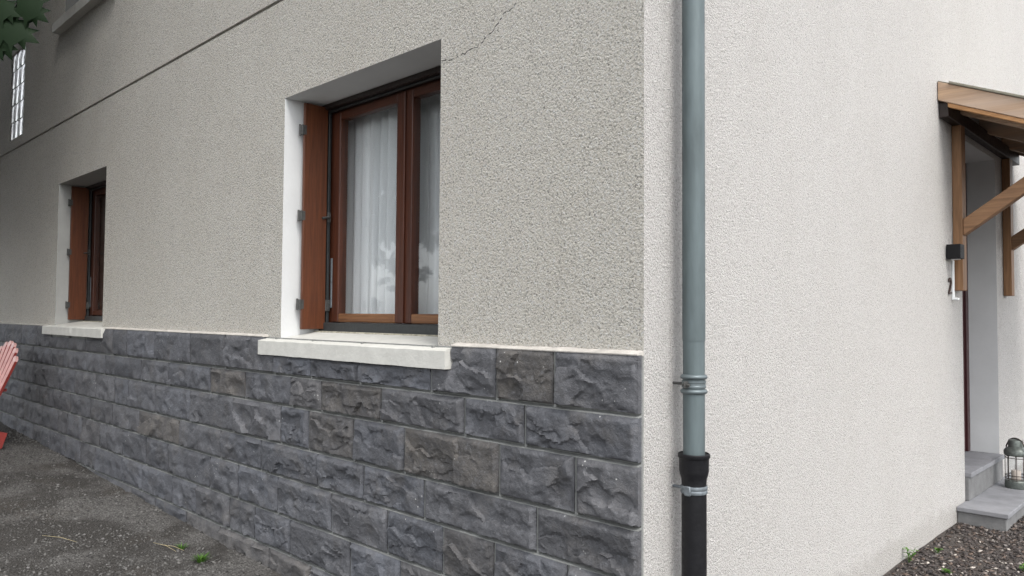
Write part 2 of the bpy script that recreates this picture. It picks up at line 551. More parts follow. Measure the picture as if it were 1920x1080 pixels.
# ------------------------------------------------------------------ ground
def gz(x, y):
    b = 0.033 * np.clip(-np.asarray(x, float) - 1.5, 0, 9)
    return b + 0.012 * fbm(np.asarray(x, float) * 1.3 + 7, np.asarray(y, float) * 1.3 + 3, 5, 3)

def make_ground():
    xs = np.concatenate([-np.geomspace(900, 9, 14), np.arange(-8.8, 3.0, 0.11), np.geomspace(3.2, 900, 16)])
    ys = np.concatenate([-np.geomspace(900, 3.4, 16), np.arange(-3.2, 0.6, 0.11), np.arange(0.8, 7, 0.3), np.geomspace(7.5, 900, 16)])
    X, Y = np.meshgrid(xs, ys)
    Z = gz(X, Y) - 0.012
    Z[(X > -0.3)] -= 0.0
    V = np.stack([X.ravel(), Y.ravel(), Z.ravel()], 1)
    nx, ny = len(xs), len(ys)
    F = [(j * nx + i, j * nx + i + 1, (j + 1) * nx + i + 1, (j + 1) * nx + i) for j in range(ny - 1) for i in range(nx - 1)]
    o = np_mesh("ground", V, F, MT['ground'], smooth=180)
    tag(o, "dark grey grit and gravel yard in front of the house", "ground", kind="structure")
    return o
make_ground()

def make_bed():
    xs = np.arange(-0.05, 2.21, 0.06); ys = np.arange(0.6, 6.9, 0.06)
    X, Y = np.meshgrid(xs, ys)
    Z = 0.004 + 0.022 * fbm(X * 4, Y * 4, 91, 4)
    V = np.stack([X.ravel(), Y.ravel(), Z.ravel()], 1)
    nx, ny = len(xs), len(ys)
    F = [(j * nx + i, j * nx + i + 1, (j + 1) * nx + i + 1, (j + 1) * nx + i) for j in range(ny - 1) for i in range(nx - 1)]
    o = np_mesh("planting_bed", V, F, MT['bed'], smooth=180)
    tag(o, "dark soil bed along the white gable wall", "bed", kind="structure")
make_bed()

def scatter(name, n, area, size, flat, mat, seed, zfun, dens=None):
    rng = np.random.default_rng(seed)
    base = np.array([(1, 0, 0), (0, 1, 0), (-1, 0, 0), (0, -1, 0), (0, 0, 1), (0, 0, -1)], float)
    tri = np.array([(0, 1, 4), (1, 2, 4), (2, 3, 4), (3, 0, 4), (1, 0, 5), (2, 1, 5), (3, 2, 5), (0, 3, 5)])
    xy = np.stack([rng.uniform(area[0], area[1], n), rng.uniform(area[2], area[3], n)], 1)
    if dens is not None:
        keep = rng.random(n) < dens(xy[:, 0], xy[:, 1])
        xy = xy[keep]; n = len(xy)
    s = size[0] * (size[1] / size[0]) ** (rng.random(n) ** 2.2)
    V = np.repeat(base[None], n, 0) * rng.uniform(0.6, 1.35, (n, 6, 3))
    V[:, :, 0] *= rng.uniform(0.8, 1.7, (n, 1))
    V[:, :, 2] *= rng.uniform(flat[0], flat[1], (n, 1))
    V *= s[:, None, None]
    tilt = rng.normal(0, 0.3, (n, 2)); a = rng.uniform(0, 6.283, n)
    V[:, :, 2] += V[:, :, 0] * tilt[:, :1] + V[:, :, 1] * tilt[:, 1:]
    ca, sa = np.cos(a)[:, None], np.sin(a)[:, None]
    x = V[:, :, 0] * ca - V[:, :, 1] * sa; y = V[:, :, 0] * sa + V[:, :, 1] * ca
    V[:, :, 0] = x + xy[:, :1]; V[:, :, 1] = y + xy[:, 1:]
    V[:, :, 2] += zfun(xy[:, 0], xy[:, 1])[:, None] + 0.15 * s[:, None]
    F = tri[None] + (np.arange(n) * 6)[:, None, None]
    me = bpy.data.meshes.new(name)
    me.vertices.add(n * 6); me.vertices.foreach_set("co", V.ravel())
    me.loops.add(n * 24); me.loops.foreach_set("vertex_index", F.ravel().astype(np.int32))
    me.polygons.add(n * 8)
    me.polygons.foreach_set("loop_start", np.arange(0, n * 24, 3, dtype=np.int32))
    me.polygons.foreach_set("loop_total", np.full(n * 8, 3, dtype=np.int32))
    me.update(calc_edges=True); me.validate()
    return link(name, me, mat)

def gravel_density(x, y):
    d = 0.5 + 1.9 * fbm(x * 1.6 + 31, y * 1.6, 77, 3)
    return np.clip(d, 0.12, 1.0)
g = scatter("gravel", 40000, (-7.6, -0.6, -1.9, -0.045), (0.0035, 0.013), (0.45, 0.9), MT['pebble'], 3, lambda x, y: gz(x, y) - 0.012, gravel_density)
tag(g, "loose grey gravel strewn over the yard", "gravel", kind="stuff")
c = scatter("bark_chips", 26000, (0.012, 1.7, 1.9, 5.6), (0.004, 0.017), (0.15, 0.5), MT['chips'], 8, lambda x, y: 0.006 + 0.022 * fbm(x * 4, y * 4, 91, 4))
tag(c, "dark slate and bark chips covering the bed by the steps", "mulch", kind="stuff")

# ------------------------------------------------------------------ house
house = empty("house", (0, 0, 0))
tag(house, "pale roughcast house with grey stone base and brown wooden windows", "house")
WALL_TOP = 6.1
XL, YB = -12.0, 9.0            # far ends of the two visible walls
TH = 0.36
W2 = (-2.356, -1.040, 1.245, 2.568)     # x0, x1, z0, z1
W1 = (-6.456, -5.187, 1.245, 2.568)
WU = (-6.42, -5.15, 4.05, 5.40)
GB = (-8.345, -7.770, 3.255, 4.205)
DR = (3.92, 4.95, 0.0, 2.66)            # y0, y1, z0, z1 on the gable wall

def wall_panels(mb, u0, u1, v0, v1, holes, P, flip=False):
    us = sorted({u0, u1, *[h[0] for h in holes], *[h[1] for h in holes]})
    vs = sorted({v0, v1, *[h[2] for h in holes], *[h[3] for h in holes]})
    us = [u for u in us if u0 <= u <= u1]; vs = [v for v in vs if v0 <= v <= v1]
    for a, b in zip(us, us[1:]):
        for c_, d in zip(vs, vs[1:]):
            mu, mv = (a + b) / 2, (c_ + d) / 2
            if any(h[0] < mu < h[1] and h[2] < mv < h[3] for h in holes):
                continue
            mb.poly([P(a, c_), P(b, c_), P(b, d), P(a, d)])

GZ0, GZ1, GD = 3.124, 3.146, 0.016       # horizontal groove
mb = MB()
wall_panels(mb, XL, 0, -0.3, GZ0, [W2, W1], lambda u, v: (u, 0, v))
mb.poly([(XL, 0, GZ0), (-0.02, 0, GZ0), (-0.02, GD, GZ0), (XL, GD, GZ0)])
mb.poly([(XL, GD, GZ0), (-0.02, GD, GZ0), (-0.02, GD, GZ1), (XL, GD, GZ1)])
mb.poly([(XL, 0, GZ1), (-0.02, 0, GZ1), (-0.02, GD, GZ1), (XL, GD, GZ1)])
mb.poly([(-0.02, 0, GZ0), (0, 0, GZ0), (0, 0, GZ1), (-0.02, 0, GZ1)])
mb.poly([(-0.02, 0, GZ0), (-0.02, GD, GZ0), (-0.02, GD, GZ1), (-0.02, 0, GZ1)])
wall_panels(mb, XL, 0, GZ1, WALL_TOP, [WU, GB], lambda u, v: (u, 0, v))
bmesh.ops.remove_doubles(mb.bm, verts=mb.bm.verts, dist=1e-5)
w = mb.build("wall", MT['stucco_front'], house)
tag(w, "beige roughcast front wall with a thin horizontal groove")

mb = MB()
wall_panels(mb, 0.0, YB, -0.3, WALL_TOP, [DR], lambda u, v: (0, u, v))
bmesh.ops.remove_doubles(mb.bm, verts=mb.bm.verts, dist=1e-5)
w = mb.build("wall", MT['stucco_gable'], house)
tag(w, "whiter roughcast side wall with the entrance")

mb = MB()   # the two walls out of view close the house
mb.poly([(XL, 0, -0.3), (XL, YB, -0.3), (XL, YB, WALL_TOP), (XL, 0, WALL_TOP)])
mb.poly([(XL, YB, -0.3), (0, YB, -0.3), (0, YB, WALL_TOP), (XL, YB, WALL_TOP)])
mb.build("wall", MT['stucco_front'], house)

mb = MB()   # inner leaf: rooms behind the windows
I = TH
wall_panels(mb, XL + I, -I, 0.0, WALL_TOP, [W2, W1, WU, GB], lambda u, v: (u, I, v))
wall_panels(mb, I, YB - I, 0.0, WALL_TOP, [DR], lambda u, v: (-I, u, v))
for px in (-4.0, -7.0):
    mb.poly([(px, I, 0.3), (px, 4.2, 0.3), (px, 4.2, WALL_TOP), (px, I, WALL_TOP)])
mb.poly([(XL + I, 4.2, 0.3), (-I, 4.2, 0.3), (-I, 4.2, WALL_TOP), (XL + I, 4.2, WALL_TOP)])
for z in (0.32, 2.95, 3.05, 5.9):
    mb.poly([(XL + I, I, z), (-I, I, z), (-I, YB - I, z), (XL + I, YB - I, z)])
mb.build("inner_wall", MT['interior'], house)

# hipped roof with eaves (above the picture, it shades the walls)
mb = MB()
e = 0.55; z0 = WALL_TOP - 0.05
A = [(XL - e, -e, z0), (e, -e, z0), (e, YB + e, z0), (XL - e, YB + e, z0)]
rz = z0 + 2.9
B = [(XL + 4, YB / 2, rz), (-4, YB / 2, rz)]
mb.poly([A[0], A[1], B[1], B[0]]); mb.poly([A[1], A[2], B[1]]); mb.poly([A[2], A[3], B[0], B[1]]); mb.poly([A[3], A[0], B[0]])
mb.poly([(p[0], p[1], p[2] - 0.0) for p in A])
mb.build("roof", MT['tile'], house)

# cracks in the render: jagged hairlines
def crack(pts, width, seed):
    rng = random.Random(seed)
    P = []
    for (a, b) in zip(pts, pts[1:]):
        k = max(2, int(math.hypot(b[0] - a[0], b[1] - a[1]) / 0.012))
        for i in range(k):
            t = i / k
            P.append((a[0] + (b[0] - a[0]) * t + rng.gauss(0, 0.003), a[1] + (b[1] - a[1]) * t + rng.gauss(0, 0.0035)))
    P.append(pts[-1])
    mb = MB()
    for i, (a, b) in enumerate(zip(P, P[1:])):
        if rng.random() < 0.12: continue
        wa = width * rng.uniform(0.3, 1.3) / 2; wb = width * rng.uniform(0.3, 1.3) / 2
        mb.poly([(a[0], -0.0012, a[1] - wa), (b[0], -0.0012, b[1] - wb), (b[0], -0.0012, b[1] + wb), (a[0], -0.0012, a[1] + wa)])
    o = mb.build("crack", MT['crack'], house)
    tag(o, "dark hairline crack in the roughcast", kind="stuff")
crack([(-1.035, 2.470), (-0.967, 2.462), (-0.90, 2.468), (-0.861, 2.478), (-0.815, 2.478), (-0.77, 2.500), (-0.72, 2.520), (-0.66, 2.570), (-0.62, 2.580), (-0.57, 2.610), (-0.53, 2.625), (-0.48, 2.655)], 0.0042, 4)
crack([(-0.27, 1.489), (-0.19, 1.480), (-0.12, 1.478), (-0.05, 1.470), (-0.004, 1.468)], 0.0010, 9)

# ------------------------------------------------------------------ stone cladding on the front wall
cladding = empty("stone_cladding", (0, 0, 0), house)
tag(cladding, "dark grey rock-faced stone base below the windows")
LEV = [1.255, 1.051, 0.892, 0.687, 0.515, 0.315, 0.125, -0.07]
JOINTS = [
 [-0.361, -0.654, -1.046, -1.562, -1.992, -2.36, -2.949, -3.437, -4.022, -4.548, -4.839, -5.477, -5.944, -6.495],
 [-0.503, -0.834, -1.391, -1.887, -2.177, -2.687, -3.134, -3.767, -4.254, -5.003, -5.422, -5.987, -6.411, -7.001],
 [-0.261, -0.635, -1.219, -1.605, -2.001, -2.278, -2.824, -3.413, -3.975, -4.49, -4.778, -5.199, -5.722, -6.2, -6.927],
 [-0.439, -1.08, -1.516, -1.91, -2.486, -2.98, -3.575, -4.27, -4.81, -5.315, -5.842, -6.309, -6.799],
 [-0.291, -0.657, -0.956, -1.331, -1.78, -2.298, -2.748, -3.114, -3.749, -4.123, -4.572, -4.913, -5.082, -5.509, -5.899, -6.165, -6.657],
 [-0.095, -0.491, -0.871, -1.235, -1.616, -2.16, -2.543, -2.845, -3.293, -3.668, -4.178, -4.569, -5.166, -5.533, -5.948, -6.402],
 [-0.228, -0.557, -1.051, -1.467, -1.957, -2.378, -2.96, -3.436, -3.943, -4.395, -4.883, -5.383],
]
SILLS = [(-2.487, -0.922), (-6.611, -5.017)]
SILL_BOT = 1.160
rs = random.Random(21)
BROWN = {(0, 1): 1, (1, 3): 1, (1, 6): 1, (2, 2): 1, (2, 4): .8, (4, 2): .7, (3, 7): 1, (4, 13): .5, (1, 4): .6, (0, 0): .3, (0, 2): .3, (5, 3): .6, (2, 0): .4, (3, 0): .35, (6, 3): .8, (6, 5): .8, (6, 6): .8, (6, 7): .7}

def stone_mesh(x0, x1, z0, z1, seed, step):
    rng = np.random.default_rng(seed)
    w, h = x1 - x0, z1 - z0
    nx = max(5, int(round(w / step))); nz = max(5, int(round(h / step)))
    u = np.linspace(0, w, nx + 1); v = np.linspace(0, h, nz + 1)
    # rows and columns near the rim sit close to it: a crisp arris
    u[1] = min(u[1], 0.005); u[-2] = max(u[-2], w - 0.005); v[1] = min(v[1], 0.005); v[-2] = max(v[-2], h - 0.005)
    U, V = np.meshgrid(u, v)
    wu = U + 0.05 * fbm(U * 17 + seed, V * 17, seed, 4); wv = V + 0.05 * fbm(U * 17, V * 17 + seed * 3, seed + 5, 4)
    K = int(rng.integers(3, 6)) + int(w / 0.16)
    su = rng.uniform(0, w, K); sv = rng.uniform(0, h, K)
    off = 0.007 + 0.014 * rng.random(K)
    gx = rng.normal(0, 0.07, K); gzv = rng.normal(0.04, 0.11, K)
    d = (wu[..., None] - su) ** 2 * 0.55 + (wv[..., None] - sv) ** 2 * 1.5
    k = np.argmin(d, -1)
    H = off[k] + gx[k] * (U - su[k]) + gzv[k] * (V - sv[k])
    # conchoidal chips broken from the lower half
    for _ in range(int(rng.integers(2, 5))):
        cu, cv = rng.uniform(0, w), rng.uniform(-0.02, h * 0.6); rad = rng.uniform(0.02, 0.065)
        q = np.hypot((wu - cu) * 0.7, wv - cv) / rad
        H = np.where(q < 1, H - 0.010 * (1 - q ** 2) - 0.003, H)
    # short jagged ledges where flakes broke away
    for _ in range(int(rng.integers(2, 5)) + int(w / 0.25)):
        ua = rng.uniform(-0.05, w * 0.8); ub = ua + rng.uniform(0.06, 0.22); v0 = rng.uniform(0.1, 0.75) * h
        line = v0 + rng.normal(0, 0.25) * (U - ua) + 0.05 * fbm(U * 26 + seed, V * 0 + v0 * 50, seed + 31, 4)
        rad = rng.uniform(0.02, 0.06); dep = rng.uniform(0.004, 0.010)
        dd = line - V
        fade = np.clip(np.minimum(U - ua, ub - U) / 0.03, 0, 1)
        H = np.where((dd > 0) & (dd < rad), H - dep * fade * (1 - dd / rad), H)
    H += 0.011 * fbm(U * 20 + seed, V * 30, seed + 9, 5)
    if x0 < -3.4: H = 0.010 + (H - 0.010) * 0.6     # flatter faces farther along
    H = np.clip(H, -0.007, 0.027)
    edge = np.minimum(np.minimum(U, w - U), np.minimum(V * 2.6, (h - V) * 0.8))
    en = edge + 0.008 * fbm(U * 40, V * 40, seed + 3, 3)
    env = np.clip(en / 0.016, 0, 1); env = env * env * (3 - 2 * env)
    env[0, :] = env[-1, :] = 0; env[:, 0] = env[:, -1] = 0
    Y = -(0.032 + H * env)
    P = np.stack([U + x0, Y, V + z0], -1).reshape(-1, 3)
    for sa, sb in SILLS:      # notched round the sill that sits in front
        under = (P[:, 0] > sa - 0.004) & (P[:, 0] < sb + 0.004) & (P[:, 2] > SILL_BOT - 0.003)
        P[under, 1] = -0.016; P[under, 2] = np.minimum(P[under, 2], 1.225)
    N = nx + 1
    F = [(j * N + i, j * N + i + 1, (j + 1) * N + i + 1, (j + 1) * N + i) for j in range(nz) for i in range(nx)]
    rim = [i for i in range(N)] + [j * N + nx for j in range(1, nz + 1)] + [nz * N + i for i in range(nx - 1, -1, -1)] + [j * N for j in range(nz - 1, 0, -1)]
    base = len(P)
    Pb = P[rim].copy(); Pb[:, 1] = -0.012
    P = np.concatenate([P, Pb])
    n = len(rim)
    F += [(rim[i], base + i, base + (i + 1) % n, rim[(i + 1) % n]) for i in range(n)]
    return P, F

G = 0.0055   # half a joint
VJ = []
for ci in range(7):
    js = [0.0 + G] + JOINTS[ci]
    while js[-1] > -9.6:
        js.append(js[-1] - rs.uniform(0.35, 0.62))
    VJ.append(js[1:-1])
    top, bot = LEV[ci] - 0.002, LEV[ci + 1] + 0.0125
    for k, (b, a) in enumerate(zip(js, js[1:])):
        x0, x1 = a + G, b - G
        t = top
        if ci == 0 and any(s[0] - 0.03 < x0 and x1 < s[1] + 0.03 for s in SILLS):
            t = SILL_BOT - 0.004
        step = 0.0052 if x0 > -2.6 else (0.011 if x0 > -4.6 else 0.02)
        P, F = stone_mesh(x0, x1, bot, t, 1000 + ci * 100 + k, step)
        me = bpy.data.meshes.new("stone")
        me.from_pydata(P.tolist(), [], F); me.update()
        o = link("stone", me, MT['stone'], cladding, smooth=48)
        br = BROWN.get((ci, k), rs.random() * 0.35)
        j = rs.uniform(0.80, 1.24)
        c0 = np.array((0.102, 0.108, 0.124)); c1 = np.array((0.114, 0.106, 0.099))
        cc = (c0 * (1 - br) + c1 * br) * j
        o.color = (*cc, 1)

mb = MB()
mb.box((-9.8, -0.012, -0.12), (-0.0005, -0.0005, 1.250))
for ci in range(7):          # bed joints: weathered, set back under the stone above
    L = LEV[ci + 1]
    if ci < 6:
        mb.prism([(-9.8, -0.0115, L - 0.004), (-9.8, -0.0325, L - 0.004), (-9.8, -0.0325, L - 0.0005), (-9.8, -0.0125, L + 0.0045), (-9.8, -0.0115, L + 0.0045)], (9.7992, 0, 0))
    for x in VJ[ci]:
        mb.box((x - G - 0.0005, -0.0265, L + 0.002), (x + G + 0.0005, -0.0118, LEV[ci] - 0.004))
mb.build("mortar", MT['mortar'], cladding)

def cap_strip(xa, xb, seed):
    n = max(3, int((xb - xa) / 0.03))
    V = []; F = []
    for i in range(n + 1):
        x = xa + (xb - xa) * i / n
        q = np.array([x * 9.0]); w1 = float(fbm(q, q * 0 + 1.3, seed, 3)[0]); w2 = float(fbm(q * 1.7, q * 0 + 5.3, seed + 4, 3)[0])
        prof = [(-0.0005, 1.2515), (-0.035 + 0.004 * w1, 1.2515), (-0.036 + 0.004 * w1, 1.2555 + 0.002 * w2), (-0.024 + 0.006 * w2, 1.261 + 0.003 * w1), (-0.0005, 1.266 + 0.010 * w2)]
        V += [(x, y, z) for y, z in prof]
    for i in range(n):
        for j in range(4):
            a = i * 5 + j
            F.append((a, a + 5, a + 6, a + 1))
    F += [(0, 1, 2, 3, 4), tuple(n * 5 + j for j in (4, 3, 2, 1, 0))]
    np_mesh("mortar_cap", V, F, MT['cement'], cladding, smooth=35)
cap_strip(-9.8, SILLS[1][0] - 0.002, 1)
cap_strip(SILLS[1][1] + 0.002, SILLS[0][0] - 0.002, 2)
cap_strip(SILLS[0][1] + 0.002, 0.0, 3)

# ------------------------------------------------------------------ windows
def rough_slab(prof, x0, x1, seed, amp, nx=60):
    """profile (y,z) swept along x, edges slightly worn"""
    V = []; F = []; n = len(prof)
    for i in range(nx + 1):
        x = x0 + (x1 - x0) * i / nx
        for j, (y, z) in enumerate(prof):
            q = np.array([x * 7.0 + j * 11.3])
            a = float(fbm(q, q * 0 + seed, seed + j, 4)[0]); b = float(fbm(q * 2.1, q * 0 + seed + 3, seed + j + 7, 4)[0])
            V.append((x, y + amp * a, z + amp * b))
    for i in range(nx):
        for j in range(n):
            a = i * n + j; b = i * n + (j + 1) % n
            F.append((a, b, b + n, a + n))
    F += [tuple(range(n))[::-1], tuple(nx * n + j for j in range(n))]
    return V, F

def make_window(W, label, sill, seed, worn=False, shutters=True, FY=0.28, stile_off=0.0, paint='white_paint'):
    x0, x1, z0, z1 = W
    win = empty("window", ((x0 + x1) / 2, FY, z0), house)
    tag(win, label)
    # painted reveal: two cheeks, soffit (proud of the wall opening by nothing; starts 1 mm inside)
    mb = MB()
    mb.poly([(x0, 0, z0 - 0.02), (x0, TH, z0 - 0.02), (x0, TH, z1), (x0, 0, z1)])
    mb.poly([(x1, 0, z0 - 0.02), (x1, TH, z0 - 0.02), (x1, TH, z1), (x1, 0, z1)])
    mb.poly([(x0, 0, z1), (x1, 0, z1), (x1, TH, z1), (x0, TH, z1)])
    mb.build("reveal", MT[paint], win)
    # sill
    if sill:
        sx0, sx1, szb, szt, sy = sill; sy += 0.004
        # plaster outline of the sill: sloped top, drip edge, runs back into the opening
        V, F = rough_slab([(-sy, szb), (-sy, szt - 0.004), (-sy + 0.006, szt), (-0.002, szt + 0.010), (-0.002, szb)], sx0, sx1, seed, 0.0035)
        s = np_mesh("sill", V, F, MT['sill_paint'], win, smooth=40)
        V, F = rough_slab([(-0.004, szb), (-0.004, szt + 0.0095), (FY - 0.055, szt + 0.048), (FY + 0.01, szt + 0.052), (FY + 0.01, szb)], x0 + 0.002, x1 - 0.002, seed + 3, 0.003)
        np_mesh("sill", V, F, MT['sill_paint'], win, smooth=40)
        zb = szt + 0.052
        mb = MB(); mb.box((x0 + 0.01, FY - 0.085, szt + 0.030), (x1 - 0.01, FY - 0.052, szt + 0.050), 0.003)
        mb.build("grimy_ledge", MT['ledge'], win)
    else:
        zb = z0
    # dark bottom threshold
    mb = MB(); mb.box((x0 + 0.004, FY - 0.05, zb - 0.006), (x1 - 0.004, FY + 0.05, zb + 0.045), 0.004)
    mb.build("threshold", MT['dark_metal'], win)
    # header (roller or track housing) below the soffit
    mb = MB(); mb.box((x0 + 0.002, FY - 0.06, z1 - 0.030), (x1 - 0.002, FY + 0.06, z1 - 0.001), 0.003)
    mb.build("header", MT['dark_wood'], win)
    mb = MB(); mb.box((x0 + 0.03, FY - 0.032, z1 - 0.042), (x1 - 0.03, FY - 0.014, z1 - 0.031), 0.003)
    mb.build("track", MT['dark_metal'], win)
    # fixed frame
    ft, fb = z1 - 0.032, zb + 0.044
    for (a, b) in ((x0 + 0.003, x0 + 0.070), (x1 - 0.070, x1 - 0.003)):
        mb = MB(); mb.box((a, FY, fb), (b, FY + 0.055, ft), 0.004, 2)
        mb.build("frame", MT['frame_wood'], win)
    mb = MB(); mb.box((x0 + 0.071, FY + 0.001, ft - 0.014), (x1 - 0.071, FY + 0.054, ft), 0.004, 2)
    mb.build("frame", MT['frame_wood_x'], win)
    # two casements
    xm = (x0 + x1) / 2 + 0.062
    for side, (a, b) in enumerate(((x0 + 0.072, xm - 0.002), (xm + 0.002, x1 - 0.072))):
        ca = empty("casement", (a, FY, fb), win)
        sw = 0.064
        y0c, y1c = FY - 0.010, FY + 0.044
        for (p, q) in ((a, a + sw), (b - sw, b)):
            mb = MB(); mb.box((p, y0c, fb + 0.003), (q, y1c, ft - 0.015), 0.006, 2)
            mb.build("stile", MT['frame_wood'], ca)
        mb = MB(); mb.box((a + sw + 0.0005, y0c + 0.001, fb + 0.003), (b - sw - 0.0005, y1c, fb + 0.052), 0.007, 2)
        mb.build("rail", MT['rail_worn'] if worn else MT['frame_wood_x'], ca)
        mb = MB(); mb.box((a + sw + 0.0005, y0c + 0.001, ft - 0.060), (b - sw - 0.0005, y1c, ft - 0.015), 0.006, 2)
        mb.build("rail", MT['frame_wood_x'], ca)
        mb = MB(); mb.box((a + sw - 0.004, FY + 0.014, fb + 0.048), (b - sw + 0.004, FY + 0.018, ft - 0.056))
        mb.build("pane", MT['glass'], ca)
    # cover strip where the casements meet
    mb = MB(); mb.box((xm - 0.016, FY - 0.021, fb + 0.004), (xm + 0.016, FY - 0.0105, ft - 0.018), 0.004, 2)
    mb.build("cover_strip", MT['frame_wood'], win)
    if shutters:
        for side in (0, 1):
            s = 1 if side == 0 else -1
            xe = x0 if side == 0 else x1
            sh = empty("shutter", (xe, 0.1, zb), win)
            zs0, zs1 = zb + 0.008, z1 - 0.015
            # two leaves folded flat against the cheek
            for li, (d0, d1, ya, yb) in enumerate(((0.006, 0.024, 0.150, 0.248), (0.038, 0.056, 0.092, 0.240))):
                mb = MB(); mb.box((xe + s * d0, ya, zs0), (xe + s * d1, yb, zs1), 0.003, 2)
                mb.build("leaf_panel", MT['shutter_wood'], sh)
            for zz in (zs0 + 0.11, zs0 + 0.60, zs1 - 0.18):
                mb = MB()
                mb.box((xe + s * 0.022, 0.078, zz), (xe + s * 0.0575, 0.0915, zz + 0.055), 0.002)
                mb.box((xe + s * 0.0555, 0.0885, zz + 0.002), (xe + s * 0.0575, 0.104, zz + 0.053))
                mb.tube([(xe + s * 0.030, 0.078, zz - 0.004), (xe + s * 0.030, 0.078, zz + 0.059)], 0.006, 8)
                mb.build("hinge", MT['hinge'], sh)
            # iron bar and latch between shutter and frame
            mb = MB(); mb.box((xe + s * 0.020, 0.252, zs0 - 0.02), (xe + s * 0.050, 0.268, zs1), 0.002)
            mb.build("mounting_bar", MT['dark_metal'], sh)
            mb = MB()
            mb.tube([(xe + s * 0.052, 0.262, zs0 + 0.63), (xe + s * 0.066, 0.25, zs0 + 0.632), (xe + s * 0.068, 0.205, zs0 + 0.622)], 0.007, 8)
            mb.box((xe + s * 0.050, 0.245, zs0 + 0.605), (xe + s * 0.060, 0.266, zs0 + 0.66), 0.002)
            mb.build("latch", MT['hinge'], sh)
            mb = MB(); mb.box((xe + s * 0.051, 0.240, zs0 + 0.10), (xe + s * 0.060, 0.268, zs0 + 0.165), 0.002)
            mb.build("hinge", MT['hinge'], sh)
            mb = MB(); mb.box((xe + s * 0.058, 0.268, zs0 + 0.12), (xe + s * 0.074, 0.278, zs0 + 0.40), 0.002)
            mb.tube([(xe + s * 0.067, 0.266, zs0 + 0.27), (xe + s * 0.085, 0.262, zs0 + 0.268)], 0.003, 6)
            mb.build("strike_plate", MT['galv'], sh)
    return win

MT['shaded_paint'] = mat_plain("shade_toned_render", (0.36, 0.36, 0.345), 0.75, 0.08, 6, 0.25, 40)  # shade on the farther window's reveal, put into its paint colour
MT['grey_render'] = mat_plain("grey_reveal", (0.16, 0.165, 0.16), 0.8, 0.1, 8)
MT['ledge'] = mat_plain("mossy_grimy_ledge", (0.30, 0.28, 0.22), 0.9, 0.5, 40, 0.6, 120)
make_window(W2, "brown two-casement window with white net curtains nearest the corner", (-2.487, -0.922, 1.158, 1.236, 0.060), 3, worn=True)
make_window(W1, "dark brown window farther along the front wall", (-6.611, -5.017, 1.180, 1.252, 0.060), 13, paint='shaded_paint')
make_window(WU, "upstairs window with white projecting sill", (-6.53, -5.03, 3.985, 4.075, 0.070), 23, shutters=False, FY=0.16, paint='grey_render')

# glass block window, three columns and five rows
gbw = empty("window", (GB[0], 0, GB[2]), house)
tag(gbw, "narrow panel of glass blocks above the groove")
cw = (GB[1] - GB[0]) / 3; ch = (GB[3] - GB[2]) / 5
mb = MB()
mb.box((GB[0], 0.022, GB[2]), (GB[1], 0.09, GB[3]))
mb.build("mortar", MT['cement'], gbw)
mb = MB()
for (a, b) in (((GB[0], 0, GB[2]), (GB[0], 0.03, GB[3])), ((GB[1], 0, GB[2]), (GB[1], 0.03, GB[3]))):
    mb.poly([(a[0], 0, a[2]), (a[0], 0.03, a[2]), (a[0], 0.03, b[2]), (a[0], 0, b[2])])
for z in (GB[2], GB[3]):
    mb.poly([(GB[0], 0, z), (GB[1], 0, z), (GB[1], 0.03, z), (GB[0], 0.03, z)])
mb.build("reveal", MT['stucco_front'], gbw)
for i in range(3):
    for j in range(5):
        xa, za = GB[0] + i * cw + 0.0045, GB[2] + j * ch + 0.0045
        mb = MB(); mb.box((xa, 0.010, za), (xa + cw - 0.009, 0.03, za + ch - 0.009), 0.006, 2)
        mb.build("glass_block", MT['block_glass'], gbw, smooth=40)

# net curtains behind the near window
def curtain(x0, x1, y, z0, z1, folds, amp, seed, label):
    nx, nz = 150, 24
    rng = np.random.default_rng(seed)
    U, Vv = np.meshgrid(np.linspace(0, 1, nx + 1), np.linspace(0, 1, nz + 1))
    ph = U * folds * 2 * np.pi + 1.6 * fbm(U * folds * 0.8, Vv * 0.9, seed, 2) * 2
    A = amp * (0.55 + 0.9 * vnoise(U * folds * 0.5, Vv * 0 + 2.0, seed + 4)) * (1.1 - 0.35 * Vv)
    Y = y + A * np.sin(ph) + 0.3 * A * np.sin(2.3 * ph + 1)
    X = x0 + (x1 - x0) * U + 0.008 * np.cos(ph)
    Z = z0 + (z1 - z0) * Vv
    P = np.stack([X, Y, Z], -1).reshape(-1, 3); N = nx + 1
    F = [(j * N + i, j * N + i + 1, (j + 1) * N + i + 1, (j + 1) * N + i) for j in range(nz) for i in range(nx)]
    o = np_mesh("net_curtain", P, F, MT['curtain'], smooth=180)
    tag(o, label, "curtain", "net curtains")
curtain(-2.56, -1.815, 0.405, 1.30, 2.53, 9, 0.020, 5, "white net curtain behind the left casement of the near window")
curtain(-1.775, -1.10, 0.435, 1.30, 2.53, 7, 0.022, 15, "white net curtain behind the half-hidden right casement")

